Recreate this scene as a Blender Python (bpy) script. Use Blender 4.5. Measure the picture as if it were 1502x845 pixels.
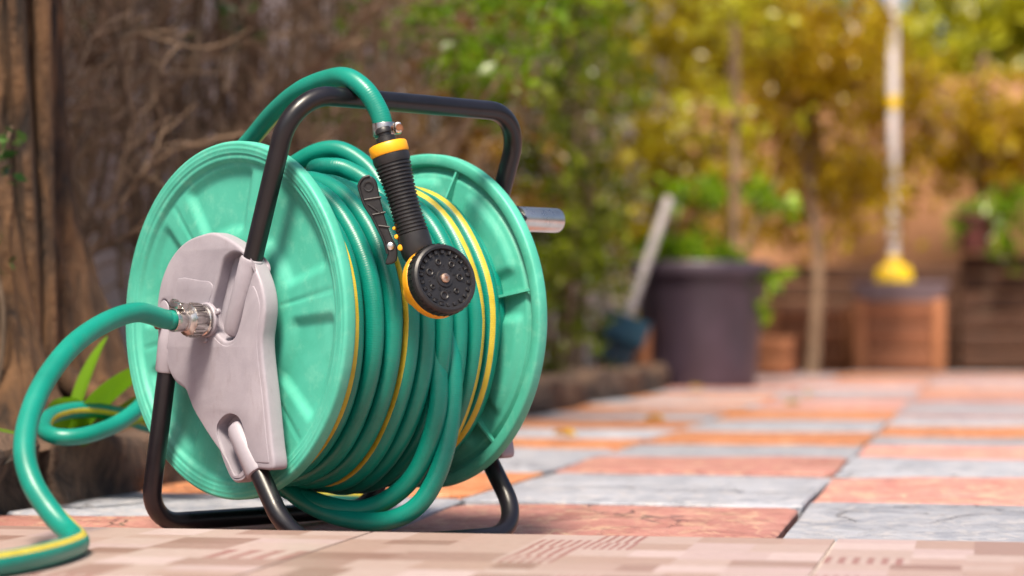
import bpy, bmesh, math, random
from mathutils import Vector, Matrix, Quaternion, noise
random.seed(7)
R = math.radians
scene = bpy.context.scene
for o in list(bpy.data.objects):
    bpy.data.objects.remove(o)
COL = scene.collection

# ------------------------------------------------------------------ camera, sky, sun, exposure
CZ = 0.195
cam_d = bpy.data.cameras.new('camera')
cam_d.lens = 85; cam_d.sensor_width = 36; cam_d.clip_start = 0.05; cam_d.clip_end = 500
cam_d.dof.use_dof = True
cam_d.dof.focus_distance = 2.25
cam_d.dof.aperture_fstop = 4.4
cam = bpy.data.objects.new('camera', cam_d); COL.objects.link(cam)
cam.location = (0, 0, CZ)
cam.rotation_euler = (R(90 + 0.994), 0, 0)
scene.camera = cam

SUN_EL, SUN_AZ = 58.0, 190.0            # azimuth: degrees to the right of the view direction
world = bpy.data.worlds.new('World'); scene.world = world; world.use_nodes = True
wn = world.node_tree.nodes; wl = world.node_tree.links
wn.clear()
sky = wn.new('ShaderNodeTexSky'); sky.sky_type = 'NISHITA'; sky.sun_disc = False
sky.sun_elevation = R(SUN_EL); sky.sun_rotation = R(SUN_AZ)
sky.air_density = 1.0; sky.dust_density = 5.0; sky.ozone_density = 1.0
bg = wn.new('ShaderNodeBackground'); bg.inputs['Strength'].default_value = 0.075
wo = wn.new('ShaderNodeOutputWorld')
wl.new(sky.outputs[0], bg.inputs[0]); wl.new(bg.outputs[0], wo.inputs[0])

sun_d = bpy.data.lights.new('sun', 'SUN'); sun_d.energy = 3.3; sun_d.angle = R(14); sun_d.color = (1.0, 0.87, 0.70)
sun = bpy.data.objects.new('sun', sun_d); COL.objects.link(sun)
S = Vector((math.sin(R(SUN_AZ)) * math.cos(R(SUN_EL)), math.cos(R(SUN_AZ)) * math.cos(R(SUN_EL)), math.sin(R(SUN_EL))))
sun.rotation_euler = S.to_track_quat('Z', 'Y').to_euler()
sun.location = S * 30

scene.render.engine = 'CYCLES'
cy = scene.cycles
cy.max_bounces = 6; cy.diffuse_bounces = 3; cy.glossy_bounces = 3; cy.transmission_bounces = 3; cy.caustics_reflective = False; cy.caustics_refractive = False
vs = scene.view_settings
vs.view_transform = 'Standard'; vs.look = 'None'; vs.gamma = 1.0; vs.use_curve_mapping = False
vs.exposure = 1.15

# ------------------------------------------------------------------ helpers
def srgb(r, g, b):
    f = lambda c: (c / 255 / 12.92) if c / 255 <= 0.04045 else ((c / 255 + 0.055) / 1.055) ** 2.4
    return (f(r), f(g), f(b), 1.0)

class NT:
    def __init__(s, name):
        s.m = bpy.data.materials.new(name); s.m.use_nodes = True
        s.t = s.m.node_tree; s.n = s.t.nodes
        s.b = s.n['Principled BSDF']; s.out = s.n['Material Output']
    def node(s, typ, **kw):
        n = s.n.new(typ)
        for k, v in kw.items():
            if k in n.inputs.keys(): n.inputs[k].default_value = v
            else: setattr(n, k, v)
        return n
    def link(s, a, b): s.t.links.new(a, b)
    def set(s, **kw):
        for k, v in kw.items(): s.b.inputs[k.replace('_', ' ')].default_value = v
    def ramp(s, fac, stops):
        r = s.n.new('ShaderNodeValToRGB'); e = r.color_ramp.elements
        while len(e) < len(stops): e.new(0.5)
        for i, (p, c) in enumerate(stops):
            e[i].position = p; e[i].color = c if len(c) == 4 else (*c, 1)
        s.link(fac, r.inputs[0]); return r.outputs[0]
    def coord(s, which='Object'):
        return s.n.new('ShaderNodeTexCoord').outputs[which]
    def noise(s, scale, detail=4, rough=0.55, vec=None, dist=0.0):
        n = s.n.new('ShaderNodeTexNoise'); n.inputs['Scale'].default_value = scale
        n.inputs['Detail'].default_value = detail; n.inputs['Roughness'].default_value = rough
        n.inputs['Distortion'].default_value = dist
        if vec is not None: s.link(vec, n.inputs['Vector'])
        return n.outputs['Fac']
    def mapping(s, vec, scale=(1, 1, 1), loc=(0, 0, 0)):
        m = s.n.new('ShaderNodeMapping'); m.inputs['Scale'].default_value = scale; m.inputs['Location'].default_value = loc
        s.link(vec, m.inputs['Vector']); return m.outputs[0]
    def bump(s, h, strength=0.3, dist=0.002, prev=None):
        b = s.n.new('ShaderNodeBump'); b.inputs['Strength'].default_value = strength; b.inputs['Distance'].default_value = dist
        s.link(h, b.inputs['Height'])
        if prev is not None: s.link(prev, b.inputs['Normal'])
        s.link(b.outputs[0], s.b.inputs['Normal']); return b.outputs[0]
    def math(s, op, a, b=None):
        m = s.n.new('ShaderNodeMath'); m.operation = op
        for i, v in enumerate((a, b)):
            if v is None: continue
            if isinstance(v, (int, float)): m.inputs[i].default_value = v
            else: s.link(v, m.inputs[i])
        return m.outputs[0]
    def mix(s, fac, a, b, blend='MIX'):
        m = s.n.new('ShaderNodeMix'); m.data_type = 'RGBA'; m.blend_type = blend
        for sock, v in ((m.inputs[0], fac), (m.inputs[6], a), (m.inputs[7], b)):
            if isinstance(v, (int, float)): sock.default_value = v
            elif isinstance(v, (tuple, list)): sock.default_value = v if len(v) == 4 else (*v, 1)
            else: s.link(v, sock)
        return m.outputs[2]

def basic(name, col, rough=0.5, metal=0.0, var=0.25, vscale=30, bump=0.15, bscale=200, bdist=0.0006, spec=0.5, coat=0.0):
    t = NT(name); t.set(Roughness=rough, Metallic=metal); t.b.inputs['Specular IOR Level'].default_value = spec
    t.b.inputs['Coat Weight'].default_value = coat
    c = t.coord('Object')
    n = t.noise(vscale, 5, 0.6, c)
    lo = tuple(x * (1 - var) for x in col[:3]); hi = tuple(min(1, x * (1 + var)) for x in col[:3])
    t.link(t.ramp(n, [(0.3, lo), (0.7, hi)]), t.b.inputs['Base Color'])
    rr = t.noise(vscale * 2.3, 3, 0.6, c)
    rm = t.n.new('ShaderNodeMapRange'); rm.inputs['To Min'].default_value = max(0.03, rough - 0.1); rm.inputs['To Max'].default_value = min(1, rough + 0.1)
    t.link(rr, rm.inputs['Value']); t.link(rm.outputs[0], t.b.inputs['Roughness'])
    if bump: t.bump(t.noise(bscale, 4, 0.6, c), bump, bdist)
    return t.m

def link(o, parent=None):
    COL.objects.link(o)
    if parent is not None: o.parent = parent
    return o
def mesh(name, verts, faces, mat, parent=None, smooth=35, uvs=None):
    me = bpy.data.meshes.new(name); me.from_pydata([tuple(v) for v in verts], [], faces); me.update()
    if uvs is not None:
        l = me.uv_layers.new(name='UVMap')
        for p in me.polygons:
            for li, vi in zip(p.loop_indices, p.vertices): l.data[li].uv = uvs[p.index][list(p.vertices).index(vi)]
    return finish(name, me, mat, parent, smooth)
def finish(name, me, mat, parent=None, smooth=35):
    for m in (mat if isinstance(mat, (list, tuple)) else [mat]): me.materials.append(m)
    if smooth:
        me.polygons.foreach_set('use_smooth', [True] * len(me.polygons))
        if smooth < 180: me.set_sharp_from_angle(angle=R(smooth))
    me.update()
    o = bpy.data.objects.new(name, me); return link(o, parent)
def from_bm(name, bm, mat, parent=None, smooth=35):
    bmesh.ops.recalc_face_normals(bm, faces=bm.faces[:])
    me = bpy.data.meshes.new(name); bm.to_mesh(me); bm.free(); return finish(name, me, mat, parent, smooth)
def empty(name, label, cat, loc=(0, 0, 0), rotz=0.0, group=None):
    o = bpy.data.objects.new(name, None); o.empty_display_size = 0.05; COL.objects.link(o)
    o.location = loc; o.rotation_euler = (0, 0, rotz); return tag(o, label, cat, group)
def tag(o, label, cat, group=None):
    o['label'] = label; o['category'] = cat
    if group: o['group'] = group
    return o
def structure(o): o['kind'] = 'structure'; return o

def catmull(P, n=10, closed=False):
    P = [Vector(p) for p in P]; out = []; N = len(P)
    rng = range(N) if closed else range(N - 1)
    for i in rng:
        if closed: p0, p1, p2, p3 = P[i - 1], P[i], P[(i + 1) % N], P[(i + 2) % N]
        else:
            p1, p2 = P[i], P[i + 1]
            p0 = P[i - 1] if i > 0 else p1 * 2 - p2
            p3 = P[i + 2] if i + 2 < N else p2 * 2 - p1
        for k in range(n):
            t = k / n
            out.append(0.5 * ((2 * p1) + (p2 - p0) * t + (2 * p0 - 5 * p1 + 4 * p2 - p3) * t * t + (3 * p1 - p0 - 3 * p2 + p3) * t ** 3))
    if not closed: out.append(P[-1])
    return out
def fillet(P, rad, n=8):
    """polyline with rounded corners (bent tube)"""
    P = [Vector(p) for p in P]; out = [P[0]]
    for i in range(1, len(P) - 1):
        a, b, c = P[i - 1], P[i], P[i + 1]
        d1 = (a - b).normalized(); d2 = (c - b).normalized()
        ang = d1.angle(d2); tl = rad / math.tan(ang / 2)
        s, e = b + d1 * tl, b + d2 * tl
        ctr = b + (d1 + d2).normalized() * (rad / math.sin(ang / 2))
        v0, v1 = s - ctr, e - ctr; full = v0.angle(v1); ax = v0.cross(v1).normalized()
        for k in range(n + 1): out.append(ctr + Quaternion(ax, full * k / n) @ v0)
    out.append(P[-1]); return out
def tube_data(P, rad, seg=12, caps=True, ref=None, twist=None, base=0):
    """rad float or list; ref: list of reference 'outward' vectors; twist: list of radians. returns verts, faces, per-face uv"""
    n = len(P); P = [Vector(p) for p in P]
    T = [(P[min(i + 1, n - 1)] - P[max(i - 1, 0)]).normalized() for i in range(n)]
    N = []
    up = Vector((0, 0, 1)) if abs(T[0].z) < 0.9 else Vector((1, 0, 0))
    cur = (up - T[0] * up.dot(T[0])).normalized()
    for i in range(n):
        if ref is not None and ref[i] is not None: cur = ref[i]
        cur = (cur - T[i] * cur.dot(T[i])).normalized(); N.append(cur.copy())
    V = []; Fc = []; UV = []; L = 0.0; Ls = []
    for i in range(n):
        if i: L += (P[i] - P[i - 1]).length
        Ls.append(L); B = T[i].cross(N[i]); r = rad[i] if isinstance(rad, (list, tuple)) else rad
        tw = twist[i] if twist else 0.0
        for k in range(seg):
            a = 2 * math.pi * k / seg + tw
            V.append(P[i] + (N[i] * math.cos(a) + B * math.sin(a)) * r)
    for i in range(n - 1):
        for k in range(seg):
            k2 = (k + 1) % seg
            Fc.append((base + i * seg + k, base + i * seg + k2, base + (i + 1) * seg + k2, base + (i + 1) * seg + k))
            UV.append(((Ls[i], k / seg), (Ls[i], (k + 1) / seg), (Ls[i + 1], (k + 1) / seg), (Ls[i + 1], k / seg)))
    if caps:
        Fc.append(tuple(base + k for k in reversed(range(seg)))); UV.append(tuple((0, 0.5) for k in range(seg)))
        Fc.append(tuple(base + (n - 1) * seg + k for k in range(seg))); UV.append(tuple((0, 0.5) for k in range(seg)))
    return V, Fc, UV
def tube(name, P, rad, mat, parent=None, seg=14, caps=True, ref=None, twist=None, smooth=50):
    V, Fc, UV = tube_data(P, rad, seg, caps, ref, twist)
    me = bpy.data.meshes.new(name); me.from_pydata([tuple(v) for v in V], [], Fc); me.update()
    l = me.uv_layers.new(name='UVMap'); flat = [c for f in UV for uv in f for c in uv]
    l.data.foreach_set('uv', flat)
    return finish(name, me, mat, parent, smooth)
def frame(axis, hint=(0, 0, 1)):
    z = Vector(axis).normalized(); h = Vector(hint)
    if abs(z.dot(h.normalized())) > 0.95: h = Vector((1, 0, 0))
    x = (h - z * h.dot(z)).normalized(); y = z.cross(x)
    return Matrix((x, y, z)).transposed()
def lathe(name, prof, mat, parent=None, seg=40, origin=(0, 0, 0), axis=(0, 0, 1), smooth=35):
    """prof: list of (r, h) along axis"""
    M = frame(axis); o = Vector(origin); V = []; Fc = []
    for r, h in prof:
        for k in range(seg):
            a = 2 * math.pi * k / seg
            V.append(o + M @ Vector((r * math.cos(a), r * math.sin(a), h)))
    for i in range(len(prof) - 1):
        for k in range(seg):
            k2 = (k + 1) % seg; Fc.append((i * seg + k, i * seg + k2, (i + 1) * seg + k2, (i + 1) * seg + k))
    if prof[0][0] > 1e-5: Fc.append(tuple(reversed(range(seg))))
    if prof[-1][0] > 1e-5: Fc.append(tuple((len(prof) - 1) * seg + k for k in range(seg)))
    bm = bmesh.new(); vs_ = [bm.verts.new(v) for v in V]
    for f in Fc: bm.faces.new([vs_[i] for i in f])
    bmesh.ops.remove_doubles(bm, verts=bm.verts[:], dist=1e-6)
    return from_bm(name, bm, mat, parent, smooth)
def box_bm(bm, c, size, M=None, bev=0.0, seg=2):
    r = bmesh.ops.create_cube(bm, size=1.0); vs_ = r['verts']
    for v in vs_:
        p = Vector((v.co.x * size[0], v.co.y * size[1], v.co.z * size[2]))
        v.co = (M @ p if M else p) + Vector(c)
    if bev:
        es = list({e for v in vs_ for e in v.link_edges})
        bmesh.ops.bevel(bm, geom=es, offset=bev, segments=seg, affect='EDGES', profile=0.5)
def box(name, c, size, mat, parent=None, M=None, bev=0.002, smooth=40):
    bm = bmesh.new(); box_bm(bm, c, size, M, bev); return from_bm(name, bm, mat, parent, smooth)
def plate2d(name, loops, extrude, bevel, mat, parent=None, xform=None, bres=3, smooth=40):
    """loops: list of 2D closed outlines (first outer, then holes), extruded with rounded edges; xform maps Vector"""
    cu = bpy.data.curves.new(name, 'CURVE'); cu.dimensions = '2D'; cu.fill_mode = 'BOTH'
    cu.extrude = extrude; cu.bevel_depth = bevel; cu.bevel_resolution = bres; cu.offset = -bevel
    for lp in loops:
        s = cu.splines.new('POLY'); s.points.add(len(lp) - 1); s.use_cyclic_u = True
        for p, q in zip(s.points, lp): p.co = (q[0], q[1], 0, 1)
    tmp = bpy.data.objects.new('tmp', cu); COL.objects.link(tmp)
    dg = bpy.context.evaluated_depsgraph_get()
    me = bpy.data.meshes.new_from_object(tmp.evaluated_get(dg)); me.name = name
    bpy.data.objects.remove(tmp); bpy.data.curves.remove(cu)
    bm = bmesh.new(); bm.from_mesh(me); bmesh.ops.remove_doubles(bm, verts=bm.verts[:], dist=1e-5)
    if xform:
        for v in bm.verts: v.co = xform(v.co.copy())
    bpy.data.meshes.remove(me); me = None
    return from_bm(name, bm, mat, parent, smooth)
def smooth01(x): x = max(0.0, min(1.0, x)); return x * x * (3 - 2 * x)

# ------------------------------------------------------------------ materials
def m_hose():
    t = NT('hose_rubber'); uv = t.coord('UV'); sp = t.n.new('ShaderNodeSeparateXYZ'); t.link(uv, sp.inputs[0])
    u, v = sp.outputs[0], sp.outputs[1]
    d = t.math('ABSOLUTE', t.math('SUBTRACT', v, 0.5))
    stripe = t.math('LESS_THAN', d, 0.048)
    c = t.coord('Object'); n = t.noise(14, 5, 0.65, c)
    g = t.ramp(n, [(0.3, (0.001, 0.165, 0.124)), (0.7, (0.002, 0.225, 0.174))])
    y = t.ramp(t.noise(60, 4, 0.6, c), [(0.3, (0.42, 0.33, 0.02)), (0.7, (0.54, 0.45, 0.05))])
    col = t.mix(stripe, g, y)
    dirt = t.ramp(t.noise(45, 6, 0.7, c), [(0.62, (0, 0, 0)), (0.80, (0.16, 0.16, 0.16))])
    col = t.mix(dirt, col, (0.22, 0.20, 0.17, 1))
    t.link(col, t.b.inputs['Base Color'])
    t.set(Roughness=0.36); t.b.inputs['Specular IOR Level'].default_value = 0.5
    # braid: fine transverse reinforcing lines that show through the skin
    w = t.math('SINE', t.math('MULTIPLY', u, 2 * math.pi / 0.0021))
    w2 = t.math('SINE', t.math('ADD', t.math('MULTIPLY', u, 2 * math.pi / 0.0030), t.math('MULTIPLY', v, 2 * math.pi * 5)))
    b1 = t.bump(t.math('ADD', w, t.math('MULTIPLY', w2, 0.6)), 0.10, 0.0006)
    t.bump(t.noise(220, 4, 0.6, c), 0.10, 0.0008, b1)
    return t.m
def m_flange():
    t = NT('flange_plastic'); c = t.coord('Object')
    n = t.noise(9, 6, 0.62, c, 0.6); n2 = t.noise(70, 5, 0.7, c)
    col = t.ramp(n, [(0.28, (0.042, 0.325, 0.235)), (0.55, (0.066, 0.400, 0.302)), (0.75, (0.105, 0.465, 0.365))])
    scuff = t.ramp(n2, [(0.52, (0, 0, 0)), (0.76, (0.30, 0.30, 0.30))])
    col = t.mix(scuff, col, (0.26, 0.60, 0.47, 1))
    grime = t.ramp(t.noise(13, 8, 0.75, t.mapping(c, (1, 1, .5), (3, 8, 2)), 1.0), [(0.52, (0, 0, 0)), (0.74, (0.24, 0.24, 0.24))])
    col = t.mix(grime, col, (0.045, 0.205, 0.140, 1))
    dust = t.ramp(t.noise(160, 3, 0.6, c), [(0.66, (0, 0, 0)), (0.78, (0.35, 0.35, 0.35))])
    col = t.mix(dust, col, (0.10, 0.22, 0.16, 1))
    t.link(col, t.b.inputs['Base Color']); t.set(Roughness=0.5)
    b = t.bump(t.noise(30, 4, 0.6, c), 0.12, 0.002); t.bump(t.noise(420, 3, 0.6, c), 0.15, 0.0005, b)
    return t.m
def m_plate():
    t = NT('cast_grey_plastic'); c = t.coord('Object')
    col = t.ramp(t.noise(16, 6, 0.65, c, 0.5), [(0.3, (0.250, 0.232, 0.275)), (0.7, (0.345, 0.322, 0.372))])
    st = t.ramp(t.noise(60, 6, 0.75, t.mapping(c, (1, 1, 0.35))), [(0.56, (0, 0, 0)), (0.75, (0.4, 0.4, 0.4))])
    col = t.mix(st, col, (0.19, 0.155, 0.16, 1))
    t.link(col, t.b.inputs['Base Color']); t.set(Roughness=0.45, Metallic=0.0)
    b = t.bump(t.noise(40, 4, 0.6, c), 0.15, 0.002); t.bump(t.noise(500, 3, 0.6, c), 0.2, 0.0005, b)
    return t.m
def m_stone(name, a, b, vein):
    t = NT(name); g = t.coord('Object'); oi = t.n.new('ShaderNodeObjectInfo')
    off = t.n.new('ShaderNodeVectorMath'); off.operation = 'ADD'; t.link(g, off.inputs[0])
    cmb = t.n.new('ShaderNodeCombineXYZ'); t.link(t.math('MULTIPLY', oi.outputs['Random'], 37), cmb.inputs[0]); t.link(t.math('MULTIPLY', oi.outputs['Random'], 71), cmb.inputs[1])
    t.link(cmb.outputs[0], off.inputs[1]); c = off.outputs[0]
    n = t.noise(11, 6, 0.74, c, 1.0); col = t.ramp(n, [(0.34, a), (0.66, b)])
    n2 = t.noise(38, 4, 0.75, t.mapping(c, (1, 0.5, 1)), 1.2)
    col = t.mix(t.ramp(n2, [(0.50, (0, 0, 0)), (0.66, (0.7, 0.7, 0.7))]), col, vein)
    n3 = t.noise(24, 5, 0.75, t.mapping(c, (1, 1, 1), (5, 3, 1)))
    col = t.mix(t.ramp(n3, [(0.55, (0, 0, 0)), (0.70, (0.6, 0.6, 0.6))]), col, tuple(x * 0.45 for x in a[:3]) + (1,))
    hs = t.n.new('ShaderNodeHueSaturation'); t.link(col, hs.inputs['Color'])
    rm = t.n.new('ShaderNodeMapRange'); rm.inputs['To Min'].default_value = 0.78; rm.inputs['To Max'].default_value = 1.2
    t.link(oi.outputs['Random'], rm.inputs['Value']); t.link(rm.outputs[0], hs.inputs['Value'])
    # hairline splits in the slate
    vo = t.n.new('ShaderNodeTexVoronoi'); vo.feature = 'DISTANCE_TO_EDGE'; vo.inputs['Scale'].default_value = 6.0
    wv = t.n.new('ShaderNodeVectorMath'); wv.operation = 'ADD'; t.link(c, wv.inputs[0])
    nn = t.n.new('ShaderNodeTexNoise'); nn.inputs['Scale'].default_value = 5; nn.inputs['Detail'].default_value = 5; t.link(c, nn.inputs['Vector'])
    sc = t.n.new('ShaderNodeVectorMath'); sc.operation = 'SCALE'; sc.inputs['Scale'].default_value = 0.35; t.link(nn.outputs['Color'], sc.inputs[0])
    t.link(sc.outputs[0], wv.inputs[1]); t.link(wv.outputs[0], vo.inputs['Vector'])
    gate = t.ramp(t.noise(3.2, 3, 0.5, c), [(0.50, (0, 0, 0)), (0.58, (1, 1, 1))])
    crack = t.math('MULTIPLY', t.ramp(vo.outputs['Distance'], [(0.0, (1, 1, 1)), (0.022, (0, 0, 0))]), gate)
    col = t.mix(t.math('MULTIPLY', crack, 0.75), hs.outputs[0], (0.05, 0.045, 0.05, 1))
    t.link(col, t.b.inputs['Base Color']); t.set(Roughness=0.52); t.b.inputs['Specular IOR Level'].default_value = 0.45
    h = t.noise(16, 6, 0.7, t.mapping(c, (1, 0.6, 1)), 1.0)
    b = t.bump(h, 0.75, 0.014); b2 = t.bump(t.math('MULTIPLY', crack, -1.0), 0.8, 0.004, b); t.bump(t.noise(120, 5, 0.7, c), 0.3, 0.002, b2)
    return t.m
def m_tile():
    t = NT('printed_tile'); at = t.n.new('ShaderNodeVertexColor'); at.layer_name = 'print'
    c = t.coord('Object'); n = t.noise(90, 6, 0.7, c); n2 = t.noise(9, 4, 0.6, c)
    sp = t.ramp(n, [(0.35, (0.86, 0.84, 0.83)), (0.7, (1, 1, 1))])
    col = t.mix(1.0, at.outputs[0], sp, 'MULTIPLY')
    col = t.mix(t.ramp(n2, [(0.5, (0, 0, 0)), (0.75, (0.3, 0.3, 0.3))]), col, (0.30, 0.24, 0.21, 1))
    t.link(col, t.b.inputs['Base Color']); t.set(Roughness=0.42)
    b = t.bump(t.noise(55, 5, 0.6, c), 0.15, 0.002); t.bump(t.noise(600, 3, 0.6, c), 0.12, 0.0006, b)
    return t.m
def m_leaf(name, stops, trans=0.45):
    t = NT(name); g = t.n.new('ShaderNodeNewGeometry')
    col = t.ramp(g.outputs['Random Per Island'], stops)
    c = t.coord('Object'); col = t.mix(0.35, col, t.ramp(t.noise(3, 3, 0.5, c), [(0.3, (0.4, 0.4, 0.4)), (0.7, (1, 1, 1))]), 'MULTIPLY')
    t.link(col, t.b.inputs['Base Color']); t.set(Roughness=0.27)
    tr = t.n.new('ShaderNodeBsdfTranslucent'); t.link(col, tr.inputs['Color'])
    mx = t.n.new('ShaderNodeMixShader'); mx.inputs[0].default_value = trans
    t.link(t.b.outputs[0], mx.inputs[1]); t.link(tr.outputs[0], mx.inputs[2]); t.link(mx.outputs[0], t.out.inputs['Surface'])
    return t.m
def m_bark(name, a, b, sc=(1, 1, 0.25), scale=14, bd=0.02):
    t = NT(name); c = t.coord('Object'); mp = t.mapping(c, sc)
    n = t.noise(scale, 8, 0.7, mp, 1.0); t.link(t.ramp(n, [(0.38, a), (0.64, b)]), t.b.inputs['Base Color'])
    t.set(Roughness=0.85); b1 = t.bump(n, 0.9, bd); t.bump(t.noise(scale * 6, 5, 0.7, mp), 0.5, bd * 0.3, b1)
    return t.m
def m_plaster(name, a, b, stain):
    t = NT(name); c = t.coord('Object')
    col = t.ramp(t.noise(2.2, 8, 0.65, c, 0.6), [(0.3, a), (0.7, b)])
    col = t.mix(t.ramp(t.noise(5, 7, 0.7, t.mapping(c, (1, 1, 0.25)), 0.8), [(0.55, (0, 0, 0)), (0.75, (0.7, 0.7, 0.7))]), col, stain)
    t.link(col, t.b.inputs['Base Color']); t.set(Roughness=0.9); t.bump(t.noise(60, 6, 0.65, c), 0.4, 0.006); return t.m
def m_wood(name, a, b, axis=0):
    t = NT(name); c = t.coord('Object'); s = [9, 9, 9]; s[axis] = 0.8
    oi = t.n.new('ShaderNodeObjectInfo'); mp = t.n.new('ShaderNodeMapping'); mp.inputs['Scale'].default_value = s
    t.link(c, mp.inputs['Vector']); cm = t.n.new('ShaderNodeCombineXYZ')
    for i in range(3): t.link(t.math('MULTIPLY', oi.outputs['Random'], 20 + 7 * i), cm.inputs[i])
    t.link(cm.outputs[0], mp.inputs['Location'])
    n = t.noise(3, 7, 0.65, mp.outputs[0], 1.0); t.link(t.ramp(n, [(0.3, a), (0.7, b)]), t.b.inputs['Base Color'])
    t.set(Roughness=0.75); t.bump(n, 0.4, 0.004); return t.m

HOSE = m_hose(); FLANGE = m_flange(); PLATE = m_plate()
TUBE = basic('black_painted_tube', (0.0065, 0.0058, 0.0090, 1), 0.32, 0.0, 0.45, 25, 0.12, 260, 0.0005)
CHROME = basic('worn_chrome', (0.55, 0.52, 0.50, 1), 0.24, 1.0, 0.22, 60, 0.15, 300, 0.0005)
STEEL = basic('satin_aluminium', (0.60, 0.585, 0.57, 1), 0.30, 1.0, 0.15, 40, 0.1, 300, 0.0004)
RUST = basic('rusty_screw', (0.20, 0.085, 0.045, 1), 0.55, 0.6, 0.4, 200, 0.3, 500)
BLACK = basic('black_plastic', (0.012, 0.0115, 0.0135, 1), 0.42, 0.0, 0.4, 80, 0.2, 500, 0.0005)
YELLOW = basic('yellow_plastic', (0.80, 0.36, 0.008, 1), 0.38, 0.0, 0.12, 40, 0.1, 400, 0.0004)
COPPER = basic('screw_copper', (0.62, 0.42, 0.31, 1), 0.33, 1.0, 0.2, 200, 0.2, 600)
ST_PINK = m_stone('pink_slate', (0.35, 0.140, 0.118, 1), (0.52, 0.260, 0.225, 1), (0.60, 0.42, 0.29, 1))
ST_BLUE = m_stone('blue_grey_slate', (0.20, 0.215, 0.26, 1), (0.36, 0.375, 0.43, 1), (0.44, 0.42, 0.43, 1))
ST_ORANGE = m_stone('orange_slate', (0.36, 0.120, 0.045, 1), (0.50, 0.210, 0.095, 1), (0.56, 0.36, 0.22, 1))
ST_MAUVE = m_stone('mauve_slate', (0.27, 0.17, 0.185, 1), (0.42, 0.30, 0.31, 1), (0.52, 0.34, 0.25, 1))
MORTAR = basic('dark_joint_sand', (0.055, 0.045, 0.04, 1), 0.95, 0, 0.4, 30, 0.6, 120, 0.01)
TILE = m_tile()
GROUT = basic('tile_grout', (0.46, 0.40, 0.37, 1), 0.9, 0, 0.2, 60, 0.4, 200, 0.002)
SOIL = basic('dark_soil', (0.030, 0.020, 0.014, 1), 0.95, 0, 0.5, 20, 1.0, 60, 0.03)
EDGE = m_bark('edging_rock', (0.022, 0.014, 0.011, 1), (0.165, 0.100, 0.066, 1), (1, 1, 0.5), 18, 0.016)
BARK = m_bark('trunk_bark', (0.014, 0.008, 0.006, 1), (0.21, 0.105, 0.045, 1), (1, 1, 0.40), 12, 0.06)
VINE = m_bark('dry_vine_bark', (0.060, 0.040, 0.027, 1), (0.24, 0.168, 0.112, 1), (1, 1, 0.3), 25, 0.006)
TWIG = m_bark('twig_bark', (0.13, 0.080, 0.050, 1), (0.34, 0.235, 0.155, 1), (1, 1, 0.3), 25, 0.006)
WALL_L = m_plaster('weathered_plaster', (0.56, 0.50, 0.48, 1), (0.80, 0.74, 0.74, 1), (0.30, 0.21, 0.15, 1))
WALL_B = m_plaster('golden_lit_plaster', (0.40, 0.19, 0.095, 1), (0.54, 0.29, 0.165, 1), (0.30, 0.13, 0.06, 1))  # pinkish-brown plaster, with the warm golden light mixed into its colour
WOOD_D = m_wood('dark_brown_board', (0.040, 0.016, 0.009, 1), (0.105, 0.042, 0.022, 1))
WOOD_R = m_wood('red_brown_board', (0.16, 0.052, 0.023, 1), (0.29, 0.110, 0.052, 1))
WOOD_O = m_wood('orange_post', (0.25, 0.090, 0.036, 1), (0.38, 0.155, 0.070, 1), 2)
POT = basic('dark_plastic_pot', (0.050, 0.036, 0.055, 1), 0.42, 0, 0.3, 8, 0.2, 60, 0.002)
TRAY = basic('slate_grey_tray', (0.20, 0.155, 0.185, 1), 0.5, 0, 0.25, 12, 0.2, 60, 0.002)
BLUEP = basic('blue_plastic', (0.002, 0.040, 0.075, 1), 0.8, 0, 0.25, 20, 0.1, 200)
YBROOM = basic('yellow_broom_plastic', (0.85, 0.58, 0.004, 1), 0.4, 0, 0.1, 20, 0.1, 200)
WHITEP = basic('white_pole', (0.62, 0.58, 0.60, 1), 0.35, 0, 0.12, 20, 0.1, 200)
GREYP = basic('grey_pole', (0.34, 0.31, 0.31, 1), 0.4, 0, 0.2, 20, 0.1, 200)
MAROON = basic('maroon_pot', (0.085, 0.020, 0.018, 1), 0.6, 0, 0.3, 20, 0.2, 100)
LEAF_DK = m_leaf('leaf_dark_olive', [(0.0, (0.060, 0.095, 0.004)), (0.6, (0.15, 0.205, 0.007)), (1.0, (0.34, 0.42, 0.02))], 0.5)
LEAF_YL = m_leaf('leaf_green_golden_lit', [(0.0, (0.22, 0.150, 0.004)), (0.5, (0.40, 0.315, 0.006)), (1.0, (0.60, 0.56, 0.03))], 0.5)  # green foliage; warm background light is put into the leaf colour
LEAF_BR = m_leaf('leaf_bright_green', [(0.0, (0.10, 0.20, 0.006)), (0.6, (0.21, 0.38, 0.010)), (1.0, (0.36, 0.56, 0.03))], 0.5)
LEAF_MD = m_leaf('leaf_mid_green', [(0.0, (0.02, 0.07, 0.018)), (0.6, (0.05, 0.14, 0.03)), (1.0, (0.12, 0.24, 0.06))], 0.4)
LEAF_BN = m_leaf('leaf_dry_brown', [(0.0, (0.16, 0.075, 0.012)), (0.6, (0.30, 0.16, 0.02)), (1.0, (0.42, 0.27, 0.03))], 0.5)
LEAF_LIME = m_leaf('leaf_sunlit_lime', [(0.0, (0.34, 0.30, 0.008)), (0.5, (0.50, 0.50, 0.015)), (1.0, (0.70, 0.72, 0.10))], 0.55)  # upper-right glow painted in as a brighter, yellower leaf colour
LEAF_GOLD_LIT = m_leaf('leaf_gold_lit', [(0.0, (0.25, 0.135, 0.004)), (0.5, (0.44, 0.285, 0.006)), (1.0, (0.66, 0.52, 0.02))], 0.5)  # golden light over the far trees, painted as leaf colour
LEAF_FALL = m_leaf('fallen_yellow_leaf', [(0.0, (0.45, 0.26, 0.02)), (1.0, (0.62, 0.42, 0.03))], 0.3)

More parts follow.
